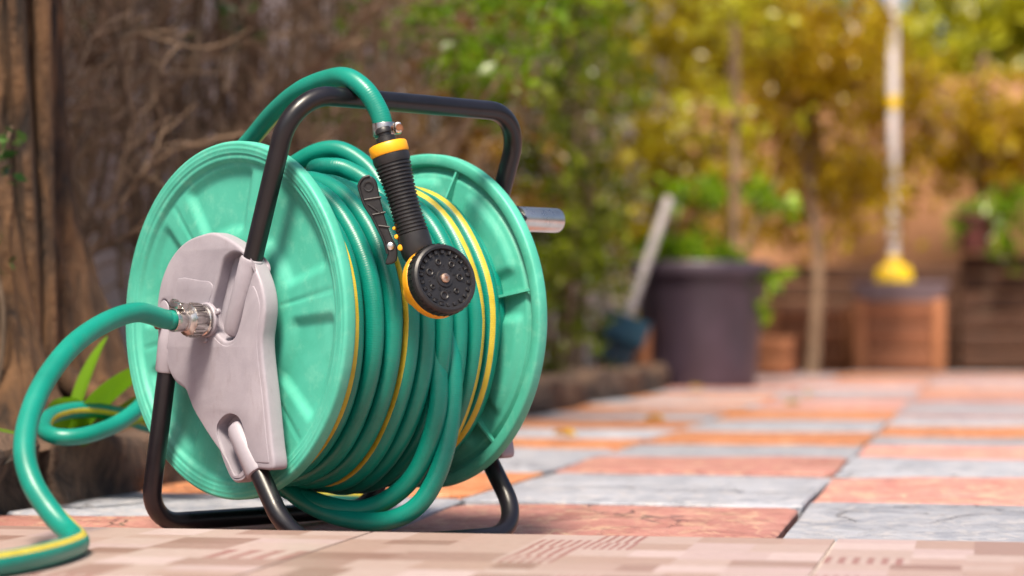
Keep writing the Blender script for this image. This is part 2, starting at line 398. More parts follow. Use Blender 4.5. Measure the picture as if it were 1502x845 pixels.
# ------------------------------------------------------------------ the ground plan (patio frame: u runs away along the beds, v to the right)
PSI = R(11.0)
U = Vector((math.sin(PSI), math.cos(PSI), 0)); Vv = Vector((math.cos(PSI), -math.sin(PSI), 0))
def W(u, v, z=0.0): return U * u + Vv * v + Vector((0, 0, z))
UEDGE = 2.042; ZT = 0.020

def sheet(name, pts, z, mat):
    return mesh(name, [(*p.xy, z) for p in pts], [tuple(range(len(pts)))], mat, None, 0)
structure(sheet('ground', [Vector((-40, -25)), Vector((40, -25)), Vector((40, 60)), Vector((-40, 60))], -0.06, SOIL))
patio = structure(sheet('patio', [W(UEDGE + .002, -1.06), W(UEDGE + .002, 4.2), W(11.55, 4.2), W(11.55, -1.06)], -0.024, MORTAR))

def stone(u0, u1, v0, v1, mat, k):
    g = 0.0015; rnd = random.Random(k * 17 + 3)
    cs = [(u0 + g, v0 + g), (u0 + g, v1 - g), (u1 - g, v1 - g), (u1 - g, v0 + g)]
    cs = [(a + rnd.uniform(-.002, .001) * (1 if a < (u0 + u1) / 2 else -1) * -1, b + rnd.uniform(-.0015, .001) * (1 if b < (v0 + v1) / 2 else -1) * -1) for a, b in cs]
    ring = []
    for i in range(4):
        a, b = cs[i], cs[(i + 1) % 4]
        for t in (0.03, 0.27, 0.5, 0.73, 0.97):
            j = 0.0018
            ring.append((a[0] + (b[0] - a[0]) * t + rnd.uniform(-j, j), a[1] + (b[1] - a[1]) * t + rnd.uniform(-j, j)))
    cu, cv = (u0 + u1) / 2, (v0 + v1) / 2; org = W(cu, cv); n = len(ring)
    tz = -.0045 + rnd.uniform(-.002, .003); tu, tv = rnd.uniform(-.010, .010), rnd.uniform(-.010, .010)
    if u0 < 2.2: tz, tu, tv = -.0120, (.045 if v1 < -.5 else .018), 0
    def pt(a, b, s, z):
        a2, b2 = (cu + (a - cu) * s, cv + (b - cv) * s) if s < .9 or s == 1 else (a - math.copysign(.0025, a - cu), b - math.copysign(.0025, b - cv)); p = W(a2, b2) - org
        return (p.x, p.y, z + (tz + tu * (a2 - cu) + tv * (b2 - cv) if z > -.04 else 0))
    V = [pt(a, b, 1.0, -.050) for a, b in ring] + [pt(a, b, 1.0, -.0022 + rnd.uniform(-.0005, .0005)) for a, b in ring] + [pt(a, b, 0.985, rnd.uniform(-.0016, .0012)) for a, b in ring] + [pt(a, b, 0.55, rnd.uniform(-.001, .002)) for a, b in ring] + [pt(cu, cv, 1, 0)]
    Fc = []
    for L in range(3):
        for i in range(n): Fc.append((L * n + i, L * n + (i + 1) % n, (L + 1) * n + (i + 1) % n, (L + 1) * n + i))
    for i in range(n): Fc.append((3 * n + i, 3 * n + (i + 1) % n, 4 * n))
    o = mesh('stone', V, Fc, mat, patio, 30); o.location = org
vb = [-1.04, -0.60, -0.20, 0.21, 0.62, 1.03, 1.44, 1.85, 2.26, 2.67, 3.08]
P_, B_, O_, M_ = ST_PINK, ST_BLUE, ST_ORANGE, ST_MAUVE
rows = [
    ([2.05, 2.46, 2.83, 3.34, 4.02, 4.42, 4.92, 5.4], [P_, B_, O_, B_, O_, B_, O_]),
    ([2.05, 2.74, 3.38, 3.77, 4.25, 4.82, 5.40, 6.0], [P_, B_, P_, B_, O_, B_, O_]),
    ([2.05, 2.10, 2.84, 3.30, 3.80, 4.25, 4.63, 5.1], [O_, B_, P_, B_, P_, B_, O_]),
]
k = 0
for ci in range(len(vb) - 1):
    rnd = random.Random(100 + ci)
    if ci < 3: ub, ms = list(rows[ci][0]), list(rows[ci][1])
    else: ub, ms = [2.05, 2.5 + rnd.uniform(-.2, .2)], [rnd.choice((P_, B_))]
    while ub[-1] < 11.2:
        ub.append(min(11.5, ub[-1] + rnd.uniform(.38, .58)))
        ms.append(rnd.choice([O_, P_, M_]) if ms[-1] in (B_,) else rnd.choice([B_, M_, B_, B_] if ms[-1] is not M_ else [B_, O_, P_]))
    for i in range(len(ms)):
        stone(ub[i], ub[i + 1], vb[ci], vb[ci + 1], ms[i], k); k += 1

# tiled terrace, one low step above the patio
bm = bmesh.new()
Mp = Matrix((Vv, U, Vector((0, 0, 1)))).transposed()
box_bm(bm, W((UEDGE - 3.0) / 2 - .002, 0.3, ZT / 2 - .047), (9.0, UEDGE + 3.0 - .004, ZT + 0.09), Mp)
terrace = structure(from_bm('terrace', bm, GROUT, None, 0))
TL = 0.40
pal = [(0.67, 0.595, 0.58), (0.64, 0.55, 0.525), (0.71, 0.64, 0.64), (0.57, 0.465, 0.44), (0.68, 0.60, 0.60), (0.62, 0.525, 0.495), (0.66, 0.58, 0.56), (0.53, 0.42, 0.39)]
def tile_mesh(kind):
    rnd = random.Random(kind * 31 + 5); bm = bmesh.new(); cl = bm.loops.layers.color.new('print'); s = TL - 0.003
    def quad(x0, y0, x1, y1, c):
        f = bm.faces.new([bm.verts.new((x, y, 0)) for x, y in ((x0, y0), (x1, y0), (x1, y1), (x0, y1))])
        for l in f.loops: l[cl] = (*c, 1)
    def split(x0, y0, x1, y1, dep):
        w, h = x1 - x0, y1 - y0
        if dep == 0 or (w < .075 and h < .075):
            if rnd.random() < 0.10 and w > .035:
                n = 4 + rnd.randrange(3); a = pal[0]; b = (0.56, 0.40, 0.385)
                for i in range(2 * n):
                    quad(x0 + w * i / (2 * n), y0, x0 + w * (i + 1) / (2 * n), y1, b if i % 2 else a)
            else: quad(x0, y0, x1, y1, rnd.choice(pal))
            return
        q = rnd.uniform(.35, .65)
        if w > h * rnd.uniform(.7, 1.3): split(x0, y0, x0 + w * q, y1, dep - 1); split(x0 + w * q, y0, x1, y1, dep - 1)
        else: split(x0, y0, x1, y0 + h * q, dep - 1); split(x0, y0 + h * q, x1, y1, dep - 1)
    split(-s / 2, -s / 2, s / 2, s / 2, 6)
    e = s / 2; c = pal[1]
    ring = [(-e, -e), (e, -e), (e, e), (-e, e)]
    for i in range(4):
        a, b = ring[i], ring[(i + 1) % 4]
        f = bm.faces.new([bm.verts.new(p) for p in ((a[0], a[1], -.010), (b[0], b[1], -.010), (b[0], b[1], 0), (a[0], a[1], 0))])
        for l in f.loops: l[cl] = (*c, 1)
    me = bpy.data.meshes.new('tile'); bm.to_mesh(me); bm.free(); me.materials.append(TILE); return me
tiles = [tile_mesh(i) for i in range(5)]
ki = 0
for iu in range(0, 5):
    for iv in range(-5, 6):
        u = UEDGE - TL * (iu + .5); v = TL * (iv + .5) - .12
        o = bpy.data.objects.new('tile', tiles[(ki * 3 + iu * 2) % 5]); link(o, terrace); ki += 1
        o.location = W(u, v, ZT); o.rotation_euler = (R(random.uniform(-.05, .05)), R(random.uniform(-.05, .05)), -PSI + (math.pi if ki % 3 == 0 else 0))

# planting bed on the left
def bed():
    nu, nv = 110, 10; V = []; Fc = []
    for i in range(nu + 1):
        for j in range(nv + 1):
            u = 1.6 + 10.2 * i / nu; v = -2.0 + 0.96 * j / nv
            p = W(u, v); V.append((p.x, p.y, 0.045 + .03 * noise.noise(p * 6) + .012 * noise.noise(p * 23)))
    for i in range(nu):
        for j in range(nv): Fc.append((i * (nv + 1) + j, i * (nv + 1) + j + 1, (i + 1) * (nv + 1) + j + 1, (i + 1) * (nv + 1) + j))
    return structure(mesh('planting_bed_soil', V, Fc, SOIL, None, 60))
bed()

# rough edging stones along the bed
def rock(name, u, v, su, sv, h, k, mat=EDGE):
    bm = bmesh.new(); box_bm(bm, (0, 0, h / 2 - .01), (sv, su, h + .02), None, 0.012, 2)
    bmesh.ops.subdivide_edges(bm, edges=bm.edges[:], cuts=3, use_grid_fill=True)
    off = Vector((k * 3.7, k * 1.9, k))
    for vt in bm.verts:
        d = Vector((noise.noise(vt.co * 16 + off), noise.noise(vt.co * 16 + off + Vector((9, 0, 0))), noise.noise(vt.co * 16 + off + Vector((0, 9, 0)))))
        vt.co += d * 0.020 + 0.006 * Vector((noise.noise(vt.co * 60 + off), noise.noise(vt.co * 60 - off), 0))
    o = from_bm(name, bm, mat, None, 30); o.location = W(u, v, 0); o.rotation_euler = (0, 0, -PSI + R(random.uniform(-5, 5))); return o
u = 2.02; k = 0; kk = 0
ORD = ['nearest', 'second', 'third', 'fourth', 'fifth', 'sixth', 'seventh', 'eighth', 'ninth', 'tenth', 'eleventh', 'twelfth', 'thirteenth', 'farthest']
names = ['rough dark edging stone at bottom left beside the standing hose', 'mossy dark edging stone under the looped hose behind the reel', 'brown edging stone between the hose loop and the near green disc']
while u < 7.9:
    L = random.uniform(.20, .30)
    o = rock('edging_stone', u + L / 2, -1.085 + random.uniform(-.012, .012), L - .012, 0.11, random.uniform(.062, .08), k)
    tag(o, names[k] if k < 3 else ('dark edging stone in the border row hidden behind the reel discs' if u < 4.9 else '%s edging stone of the dark border row visible beyond the reel' % ORD[min(kk, 13)]), 'edging stone', 'edging stones along the planting bed')
    kk += u >= 4.9; u += L; k += 1

# ------------------------------------------------------------------ the hose reel (local x = reel axis, y = away, z = up)
RO = Vector((-.26768, 2.28994, 0)); RROT = R(90 - 45.54); ZC = .20425; XL = .258
reel = empty('hose_reel', 'green plastic hose reel on a black tubular stand with grey side plates', 'hose reel', RO, RROT)
RM = Matrix.Translation(RO) @ Matrix.Rotation(RROT, 4, 'Z')

def flange(x0, s):
    """disc whose outside faces s*x (s=-1 near side, +1 far side); rim outer face at x0"""
    nphi = 336; RR = .170
    rs = [.028, .034, .045, .058, .070, .078, .083, .087, .090, .093, .096, .099, .103, .108, .114, .120, .126, .131, .135, .138, .141, .144, .147, .1495, .151, .1525, .154, .1555, .157]
    def h(r, phi):                     # depth below the rim's outer face
        base = .0065 if r < .1495 else .0065 - .0045 * smooth01((r - .1495) / .004)
        a = math.degrees(phi) - 11.0
        d = ((a % 60) - 30)
        t = math.radians(d) * r
        w = .033 + (.058 - .033) * (r - .086) / (.146 - .086)
        m = smooth01((w - abs(t)) / .012) * smooth01((r - .080) / .012) * smooth01((.1480 - r) / .010)
        e = 0.0
        ring = .0012 * (smooth01((r - .060) / .004) - smooth01((r - .080) / .004))
        # fold line that runs between two pockets
        f = .0011 * (1 - smooth01(abs(abs(t) - math.radians(30) * r) / .0035)) * smooth01((r - .07) / .01) * smooth01((.150 - r) / .006)
        return base + .0052 * m * (1 - .32 * e) - ring + f
    rim = [(.158, .0012), (.1592, .0004), (.1605, .0009), (.162, .0), (.164, .0), (.1652, .0006), (.1664, .0001), (.168, .0003), (.1694, .0014), (.170, .0032), (.170, .0105), (.1693, .0122), (.1678, .0130), (.1600, .0130), (.1588, .0122), (.1582, .0105)]
    rows_ = []
    for r in rs: rows_.append(('o', r))
    for p in rim: rows_.append(('p', p))
    for r in reversed([q for q in rs if q < .1572]): rows_.append(('i', r))
    V = []; Fc = []
    for kind, q in rows_:
        for i in range(nphi):
            phi = 2 * math.pi * i / nphi
            if kind == 'o': r, d = q, h(q, phi)
            elif kind == 'p': r, d = q[0] , q[1]
            else: r, d = q, h(q, phi) + .0028
            if kind == 'p' and r > .1585:
                d += .0005 * noise.noise(Vector((math.cos(phi) * 3, math.sin(phi) * 3, r * 40)))
            # far flange carries the same moulding, mirrored
            wob = .0012 * noise.noise(Vector((math.cos(phi) * 1.3 + (3 if s > 0 else 0), math.sin(phi) * 1.3, 0)))
            V.append((x0 - s * (d + wob * (r / .17) ** 2), -r * math.cos(phi), ZC + r * math.sin(phi)))
    n = len(rows_)
    for j in range(n):
        j2 = (j + 1) % n
        for i in range(nphi):
            i2 = (i + 1) % nphi; Fc.append((j * nphi + i, j * nphi + i2, j2 * nphi + i2, j2 * nphi + i))
    bm = bmesh.new(); vv = [bm.verts.new(v) for v in V]
    for f in Fc: bm.faces.new([vv[i] for i in f])
    fl = from_bm('flange', bm, FLANGE, reel, 60)
    # gusset ribs on the inside
    for k in range(6):
        a = R(11 + 60 * k); ca, sa = math.cos(a), math.sin(a); tw = .0012
        pts = [(.060, .0088), (.060, .034), (.070, .032), (.1585, .0120), (.1585, .0088)]
        Vr = []
        for sg in (-1, 1):
            for r, d in pts: Vr.append((x0 - s * d, -(r * ca - sg * tw * sa), ZC + r * sa + sg * tw * ca))
        np_ = len(pts); Fr = [tuple(range(np_)), tuple(reversed(range(np_, 2 * np_)))] + [(i, (i + 1) % np_, np_ + (i + 1) % np_, np_ + i) for i in range(np_)]
        bm = bmesh.new(); vv = [bm.verts.new(v) for v in Vr]
        for f in Fr: bm.faces.new([vv[i] for i in f])
        from_bm('rib', bm, FLANGE, fl, 20)
    return fl
flange(0.0, -1); flange(XL, 1)
lathe('drum', [(.05, .006), (.062, .0062), (.064, .012), (.064, XL - .012), (.062, XL - .0062), (.05, XL - .006)], FLANGE, reel, 48, (0, 0, ZC), (1, 0, 0))

OUT = [(-0.0111, .2858), (.0099, .2851), (.0365, .2787), (.058, .2649), (.0722, .2468), (.0798, .2272), (.0819, .2042), (.078, .188), (.071, .176), (.0655, .163), (.060, .1535), (.050, .1442), (.0327, .1361), (.0199, .117), (.004, .1025), (-.0118, .089), (-.024, .072), (-.0345, .0575), (-.0415, .0535), (-.0499, .0555), (-.060, .064), (-.072, .0672), (-.0935, .0672), (-.0985, .0725), (-.0955, .088), (-.0928, .1042), (-.0878, .1352), (-.0822, .165), (-.0800, .185), (-.0825, .2), (-.0846, .214), (-.0826, .2287), (-.0755, .2445), (-.062, .262), (-.0411, .2754)]
SLOT1 = [(-.040, .2668), (-.0300, .2645), (-.0216, .2581), (-.0125, .236), (-.004, .2136), (-.0075, .1985), (-.018, .1885), (-.029, .1850), (-.0400, .1890), (-.0480, .204), (-.0555, .225), (-.0650, .2447), (-.0680, .2535), (-.056, .2625)]
SLOT2 = [(-.0138, .1006), (-.0200, .1116), (-.0330, .1172), (-.0470, .1142), (-.0555, .102), (-.062, .084), (-.0685, .0685), (-.060, .0655), (-.052, .0600), (-.0415, .0588), (-.0350, .0635), (-.0240, .0800)]
SLOT3 = [(.0745, .2200), (.0690, .2235), (.0625, .2190), (.0600, .2080), (.0600, .1900), (.0640, .1775), (.0700, .1800), (.0750, .1920), (.0765, .2080)]
def sm2(P, n=4): return [(p.x, p.y) for p in catmull([(a, b, 0) for a, b in P], n, True)]
def side_plate(x0, s):
    xf = lambda c: Vector((x0 + s * c.z, c.x, c.y))
    loops = [sm2(OUT), sm2(SLOT1)[::-1], sm2(SLOT2)[::-1], sm2(SLOT3)[::-1]]
    pl = plate2d('side_plate', loops, .0058, .0030, PLATE, reel, xf, 3)
    # floor of the slots
    xb = lambda c: Vector((x0 - s * .0062 + s * c.z, c.x, c.y))
    inner = [(y * .93 - .0005, (z - .17) * .95 + .17) for y, z in OUT]
    plate2d('back_web', [sm2(inner)], .0012, .0006, PLATE, pl, xb, 1)
    # raised face below the dome edge
    FACE = [(.0655, .2042), (.052, .226), (.046, .244), (.012, .2415), (-.003, .2400), (-.0075, .2330), (.0015, .2136), (-.0035, .1955), (-.0160, .1840), (-.029, .1802), (-.0430, .1850), (-.0525, .203), (-.0600, .2240), (-.0670, .2355), (-.0725, .2310), (-.0765, .223), (-.0785, .214), (-.0765, .200), (-.0740, .185), (-.0762, .165), (-.0818, .1352), (-.0868, .1042), (-.0895, .088), (-.0920, .0755), (-.0890, .0735), (-.072, .0735), (-.060, .0700), (-.0499, .0615), (-.0415, .0595), (-.0370, .0635), (-.027, .076), (-.0065, .0935), (.008, .107), (.0225, .122), (.035, .141), (.051, .149), (.0590, .166), (.0640, .184)]
    xc = lambda c: Vector((x0 + s * (.0088 - .0002) + s * c.z, c.x, c.y))
    plate2d('face_panel', [sm2(FACE, 3), sm2(SLOT2)[::-1], sm2(SLOT3)[::-1]], .0002, .0006, PLATE, pl, xc, 2)
    xs = x0 + s * .0015
    def socket(a, b, r0, r1):
        A, B = Vector((xs, *a)), Vector((xs, *b)); d = (B - A)
        n = d.length
        lathe('socket', [(0, 0), (r1 * .5, .0012), (r1 * .85, .004), (r1, .009), (r0, n - .003), (r0 - .0008, n - .0008), (r0 - .0025, n)], PLATE, pl, 28, A, d)
    socket((-.0285, .1885), (-.0585, .2615), .0118, .0106)
    socket((-.0335, .1085), (-.0690, .0625), .0125, .0112)
    socket((.0668, .2090), (.0745, .1540), .0112, .0108)
    # small lugs round the water inlet
    for ang in (35, 155, 275):
        c, sn = math.cos(R(ang)), math.sin(R(ang))
        lathe('lug', [(.0030, 0), (.0030, .0025), (.0022, .0035), (0, .0036)], PLATE, pl, 14, (x0 + s * .0088, .0185 * c, ZC + .0185 * sn), (s, 0, 0))
    lathe('inlet_boss', [(.0165, 0), (.0165, .0030), (.0155, .0042), (.008, .0042)], PLATE, pl, 32, (x0 + s * .0088, 0, ZC), (s, 0, 0))
    return pl
XP = -.0165
side_plate(XP, -1); side_plate(XL + .0165, 1)

TR = .0092
XT = XP - .0015
HT = [(XT, -.0585, .2615), (XT, -.1155, .4105), (XL - XT, -.1155, .4105), (XL - XT, -.0585, .2615)]
# the bar hangs from both plates, leaning forward; large bends at both shoulders
tube('carry_handle', [(XT, -.045, .228)] + fillet(HT, .045, 12) + [(XL - XT, -.045, .228)], TR, TUBE, reel, 24)
tube('base_tube', fillet([(XT, .0690, .190), (XT, .0745, .153), (XT, .1040, .0070), (XL - XT, .1040, .0070), (XL - XT, .0745, .153), (XL - XT, .0690, .190)], .036, 10), TR, TUBE, reel, 22)
tube('base_tube', fillet([(XT, -.0560, .0795), (XT, -.0700, .0615), (XT, -.1200, -.0068), (XL - XT, -.1200, -.0068), (XL - XT, -.0700, .0615), (XL - XT, -.0560, .0795)], .050, 14), TR, TUBE, reel, 22)
# crank on the far side: arm from the axle out to a silver grip
ca = Vector((0, -.095, .3065 - ZC)); cl_ = ca.length
crank = lathe('crank_handle', [(.008, 0), (.0118, .0015), (.0125, .004), (.0125, .055), (.0122, .0575), (.0108, .0590), (.0085, .0594), (.0083, .0575), (0, .0572)], STEEL, reel, 32, (XL + .030, -.095, .3065), (1, 0, 0))
Mc = frame(ca, (1, 0, 0))
box('crank_arm', (XL + .0305, -.0475, ZC + .051), (.006, .020, cl_ + .02), TUBE, crank, Mc, .002)
lathe('axle', [(.010, 0), (.010, .014), (.008, .016), (0, .016)], STEEL, crank, 24, (XL + .024, 0, ZC), (1, 0, 0))
lathe('bolt', [(.0045, 0), (.0045, .003), (.003, .0042), (0, .0044)], RUST, reel, 12, (XT - .0115, .0715, .200), (-1, 0, 0))

# metal inlet coupling on the axis
cp = lathe('coupling', [(.0085, 0), (.0140, .0002), (.0146, .0014), (.0146, .0032), (.0134, .0042), (.0134, .0062), (.0150, .0072), (.0153, .0085), (.0153, .0195), (.0148, .0210), (.0125, .0222), (.0108, .0235), (.0104, .030), (.0080, .030)], CHROME, reel, 40, (XP - .0125, 0, ZC), (-1, 0, 0), 28)
for i in range(18):
    a = 2 * math.pi * i / 18; M = Matrix.Rotation(a, 3, 'X')
    box('grip_ridge', Vector((XP - .0265, 0, ZC)) + M @ Vector((0, .0153, 0)), (.0105, .0014, .0026), CHROME, cp, M, .0004)

# ------------------------------------------------------------------ hoses
HR = .0092
def clamp(owner, c, axis, r, screw_dir, bandw=.011):
    """worm-drive clip: band, housing and screw"""
    ax = Vector(axis).normalized()
    b = lathe('hose_clamp', [(r, -bandw / 2), (r + .0010, -bandw / 2), (r + .0013, -bandw / 2 + .0008), (r + .0013, bandw / 2 - .0008), (r + .0010, bandw / 2), (r, bandw / 2), (r, -bandw / 2)], CHROME, owner, 36, c, ax, 30)
    sd = Vector(screw_dir); sd = (sd - ax * sd.dot(ax)).normalized(); tn = ax.cross(sd)
    M = Matrix((sd, tn, ax)).transposed()
    hb = box('clamp_housing', Vector(c) + sd * (r + .0038), (.0062, .0125, bandw * .92), CHROME, b, M, .0016)
    lathe('clamp_screw', [(.0030, -.0105), (.0030, .004), (.0048, .004), (.0050, .0048), (.0050, .0082), (.0040, .0090), (0, .0088)], RUST if r < .0096 else CHROME, b, 16, Vector(c) + sd * (r + .0042), tn)
    for i in range(7):
        q = Quaternion(ax, R(40 + i * 16)); rr = q @ sd
        Mn = Matrix((rr, ax.cross(rr), ax)).transposed()
        box('clamp_slot', Vector(c) + rr * (r + .00135), (.0006, .0011, bandw * .62), TUBE, b, Mn, 0)
    return b

def coil():
    keys = []   # (x, Rfront, Rtop, Rbottom, stripe angle)
    n_in = 12
    for i in range(n_in): keys.append((.243 - i * .0192, .112, .113, .122, 60))
    outer = [(.030, .130, .130, .140, 40), (.045, .130, .132, .146, 28), (.066, .132, .134, .150, 150), (.088, .134, .137, .155, 160),
             (.109, .134, .134, .158, 68), (.130, .133, .133, .162, 150), (.151, .134, .133, .164, 200),
             (.176, .131, .131, .160, 300), (.200, .128, .131, .152, -20), (.2235, .124, .128, .146, 30)]
    keys += outer
    P = []; ref = []; tw = []
    def val(s, j):
        s = max(0, min(len(keys) - 1.0001, s)); i = int(s); f = s - i
        return keys[i][j] * (1 - f) + keys[i + 1][j] * f
    N = 72; n = len(keys)
    for st in range((n) * N):
        s = st / N; phi = 2 * math.pi * s          # 0 rear, .25 top, .5 front, .75 bottom
        k_ = s - .5
        x = val(k_, 0); rf = val(k_, 1); rt = val(k_, 2); rb = val(k_, 3); st_a = val(k_, 4)
        c, sn = math.cos(phi), math.sin(phi)
        wob = .0022 * noise.noise(Vector((c * 1.7, sn * 1.7, s * 1.31 + 5)))
        y = (rf + wob) * c * (1.0 if c < 0 else .97); z = ((rt if sn > 0 else rb) + wob) * sn
        xw = x + .0016 * noise.noise(Vector((c * 1.5 + 7, sn * 1.5, s * 1.7)))
        P.append(Vector((xw, y, ZC + z))); ref.append(Vector((0, y, z))); tw.append(R(st_a + 180))
    # last loose turns, hanging almost to the ground
    tail = [(.2300, .118, .250), (.205, .075, .315), (.150, .045, .343), (.115, .012, .353), (.117, -.010, .3545), (.125, -.0257, .3508), (.133, -.0531, .3333), (.142, -.088, .290), (.148, -.112, .235), (.149, -.127, .1716), (.149, -.1290, .1198),
            (.145, -.110, .0672), (.135, -.0848, .0373), (.120, -.0523, .0220), (.100, -.0149, .0270), (.085, .045, .050), (.080, .100, .100), (.085, .140, .180), (.100, .135, .270), (.115, .090, .335), (.124, .0415, .3650),
            (.135, .0067, .3735), (.145, -.0229, .3600), (.150, -.0476, .3350), (.158, -.0786, .2836), (.165, -.110, .2304), (.1685, -.1275, .1715), (.166, -.1310, .1194), (.156, -.1270, .0676), (.141, -.1134, .0300), (.125, -.0863, .0130), (.110, -.0438, .0130), (.095, -.0054, .0254),
            (.083, .030, .048), (.070, .085, .085), (.064, .140, .150), (.068, .165, .240), (.080, .145, .320), (.0855, .105, .3640), (.084, .070, .3870), (.0745, .025, .4080), (.0612, -.030, .4240), (.0540, -.080, .4310), (.0500, -.113, .4295), (.0530, -.135, .4165), (.0590, -.146, .3975), (.0615, -.150, .3830), (.0623, -.151, .3720)]
    tw_tail = 45
    cr = catmull([P[-1]] + [Vector(t) for t in tail], 12)[1:]
    nt = len(cr)
    for i, p in enumerate(cr):
        P.append(p); f = i / nt
        ref.append(Vector((0, p.y, p.z - ZC)) if f < .78 else None)
        a = 30 + (255 - 30) * smooth01(f / .12) if f < .40 else 255 - 55 * smooth01((f - .40) / .12)
        tw.append(R(a + 180))
    return P, ref, tw
P, ref, tw = coil()
hose = empty('garden_hose', 'long green garden hose with a yellow stripe wound on the reel drum', 'garden hose', RO, RROT)
tube('hose_tube', P, HR, HOSE, hose, 20, True, ref, tw, 60)
e = P[-1]; ax = (P[-1] - P[-4]).normalized()
clamp(hose, e - ax * .008, -ax, HR + .0002, (.75, -.60, .15), .0115)

sup_pts = [(XP - .0500, 0, ZC), (XP - .060, -.0003, ZC + .0010)]
sup_w = [RM @ Vector(p) for p in [(XP - .0365, 0, ZC)] + sup_pts] + [Vector(p) for p in [(-.3418, 2.200, .2110), (-.3630, 2.150, .2010), (-.3807, 2.0906, .1809), (-.3946, 2.0411, .1513), (-.3998, 2.0016, .1211), (-.3972, 1.972, .0945), (-.3865, 1.9524, .0708), (-.3698, 1.9428, .0484), (-.3530, 1.9290, .0345), (-.3425, 1.9080, .0295), (-.3370, 1.870, .0293), (-.3390, 1.815, .0293), (-.3480, 1.7597, .0293), (-.3640, 1.7087, .0293), (-.392, 1.656, .0293), (-.45, 1.56, .0293), (-.55, 1.45, .0293), (-.70, 1.35, .0293)]]
sp = catmull(sup_w, 10); ns = len(sp)
tws = [R(300) + R(170) * smooth01((i / ns - .38) / .16) for i in range(ns)]
hose2 = empty('garden_hose', 'green hose clipped to the metal inlet, arching down onto the pale tiles', 'garden hose', (-.3425, 1.908, ZT))
tube('hose_tube', [p - hose2.location for p in sp], HR, HOSE, hose2, 22, True, None, tws, 60)
c0 = RM @ Vector((XP - .0445, 0, ZC)) - hose2.location; axw = (RM.to_3x3() @ Vector((-1, 0, 0)))
clamp(hose2, c0, axw, HR + .0006, (-.35, -.5, .75), .0120)

lp = [(-.15, 3.16, .006), (-.19, 3.04, .010), (-.25, 2.92, .060), (-.315, 2.84, .125), (-.3700, 2.782, .146), (-.4001, 2.7514, .1361), (-.4188, 2.7219, .1083), (-.4391, 2.6823, .0905), (-.466, 2.6425, .0800), (-.4939, 2.6325, .0790), (-.5153, 2.6623, .0860), (-.5192, 2.7221, .0980), (-.4986, 2.782, .1033), (-.466, 2.8221, .098), (-.4292, 2.8423, .0845), (-.3932, 2.8426, .075), (-.32, 2.83, .045), (-.24, 2.80, .012), (-.17, 2.79, .006)]
lpc = catmull(lp, 10)
hose3 = empty('garden_hose', 'green hose loop with a pale yellow stripe lying on the dark edging stones', 'garden hose', (-.47, 2.64, .07))
tube('hose_tube', [p - hose3.location for p in lpc], HR, HOSE, hose3, 18, True, None, [R(215 + 40 * smooth01(i / len(lpc))) for i in range(len(lpc))], 60)

# ------------------------------------------------------------------ spray nozzle hanging from the hose end
nz0 = Vector((-.1128, 2.2145, .3565))
noz = empty('spray_nozzle', 'black and yellow spray gun with a round dial head hanging before the coil', 'spray nozzle', nz0)
SC = 1 / 1603.0
def npx(px, py, dy=0.0): return Vector(((px - 571) * SC, dy, -(py - 228) * SC))
A, B = npx(568.5, 214, .0015), npx(617.5, 386, -.004)
D = (B - A).normalized(); Lg = (B - A).length
lathe('adapter', [(.0062, -.016), (.0075, -.014), (.0075, -.011), (.0062, -.0105), (.0062, -.008), (.0088, -.007), (.0095, .001)], BLACK, noz, 28, A, D)
lathe('collar', [(.0150, -.001), (.0172, -.0002), (.0180, .0012), (.0181, .0085), (.0172, .0100), (.0150, .0102)], YELLOW, noz, 40, A, D)
prof = [(.0150, .0095), (.0172, .0105), (.0174, .0145), (.0166, .0185)]
nr = 19; h0, h1 = .0190, .0850
for i in range(nr):
    a = h0 + (h1 - h0) * i / nr; st = (h1 - h0) / nr
    f = i / nr; rr = .0166 - .0022 * math.sin(f * math.pi * .9) - .0008 * f
    prof += [(rr - .0011, a), (rr - .0011, a + st * .22), (rr, a + st * .36), (rr + .0001, a + st * .72), (rr - .0008, a + st * .92)]
prof += [(.0148, .0855), (.0150, .0900), (.0152, .0985), (.0145, .1060), (.0120, .1105), (0, .1120)]
lathe('grip', prof, BLACK, noz, 40, A, D, 25)
NF = Vector((.52, -.83, .24)).normalized()
FC = Vector((-.0592, 2.172, .2420)) - nz0          # centre of the dial face
lathe('nozzle_head', [(0, -.060), (.0090, -.0595), (.0128, -.057), (.0142, -.051), (.0165, -.043), (.0225, -.034), (.0290, -.0265), (.0318, -.0240), (.0326, -.0225), (.0326, -.0150), (.0310, -.0135), (.028, -.013)], YELLOW, noz, 48, FC, NF)
dial = lathe('dial', [(.028, -.0155), (.0308, -.0152), (.0322, -.0142), (.0326, -.0130), (.0326, -.0045), (.0316, -.0015), (.0296, .0), (.0276, -.0002), (.0268, -.0016), (.0262, -.0030), (.0085, -.0030), (.0078, -.0018), (.0050, -.0018), (0, -.0018)], BLACK, noz, 64, FC, NF, 28)
MF = frame(NF, (0, 0, 1))
for i in range(36):                                   # knurled rim
    a = 2 * math.pi * i / 36; q = MF @ Matrix.Rotation(a, 3, 'Z')
    box('dial_ridge', FC + q @ Vector((.0326, 0, -.0085)), (.0012, .0022, .0070), BLACK, dial, q, .0004)
for i in range(22):                                   # ring of spray slots
    a = 2 * math.pi * i / 22; q = MF @ Matrix.Rotation(a, 3, 'Z')
    box('spray_tooth', FC + q @ Vector((.0246, 0, -.0024)), (.0034, .0030, .0022), BLACK, dial, q, .0005)
rn = random.Random(4)
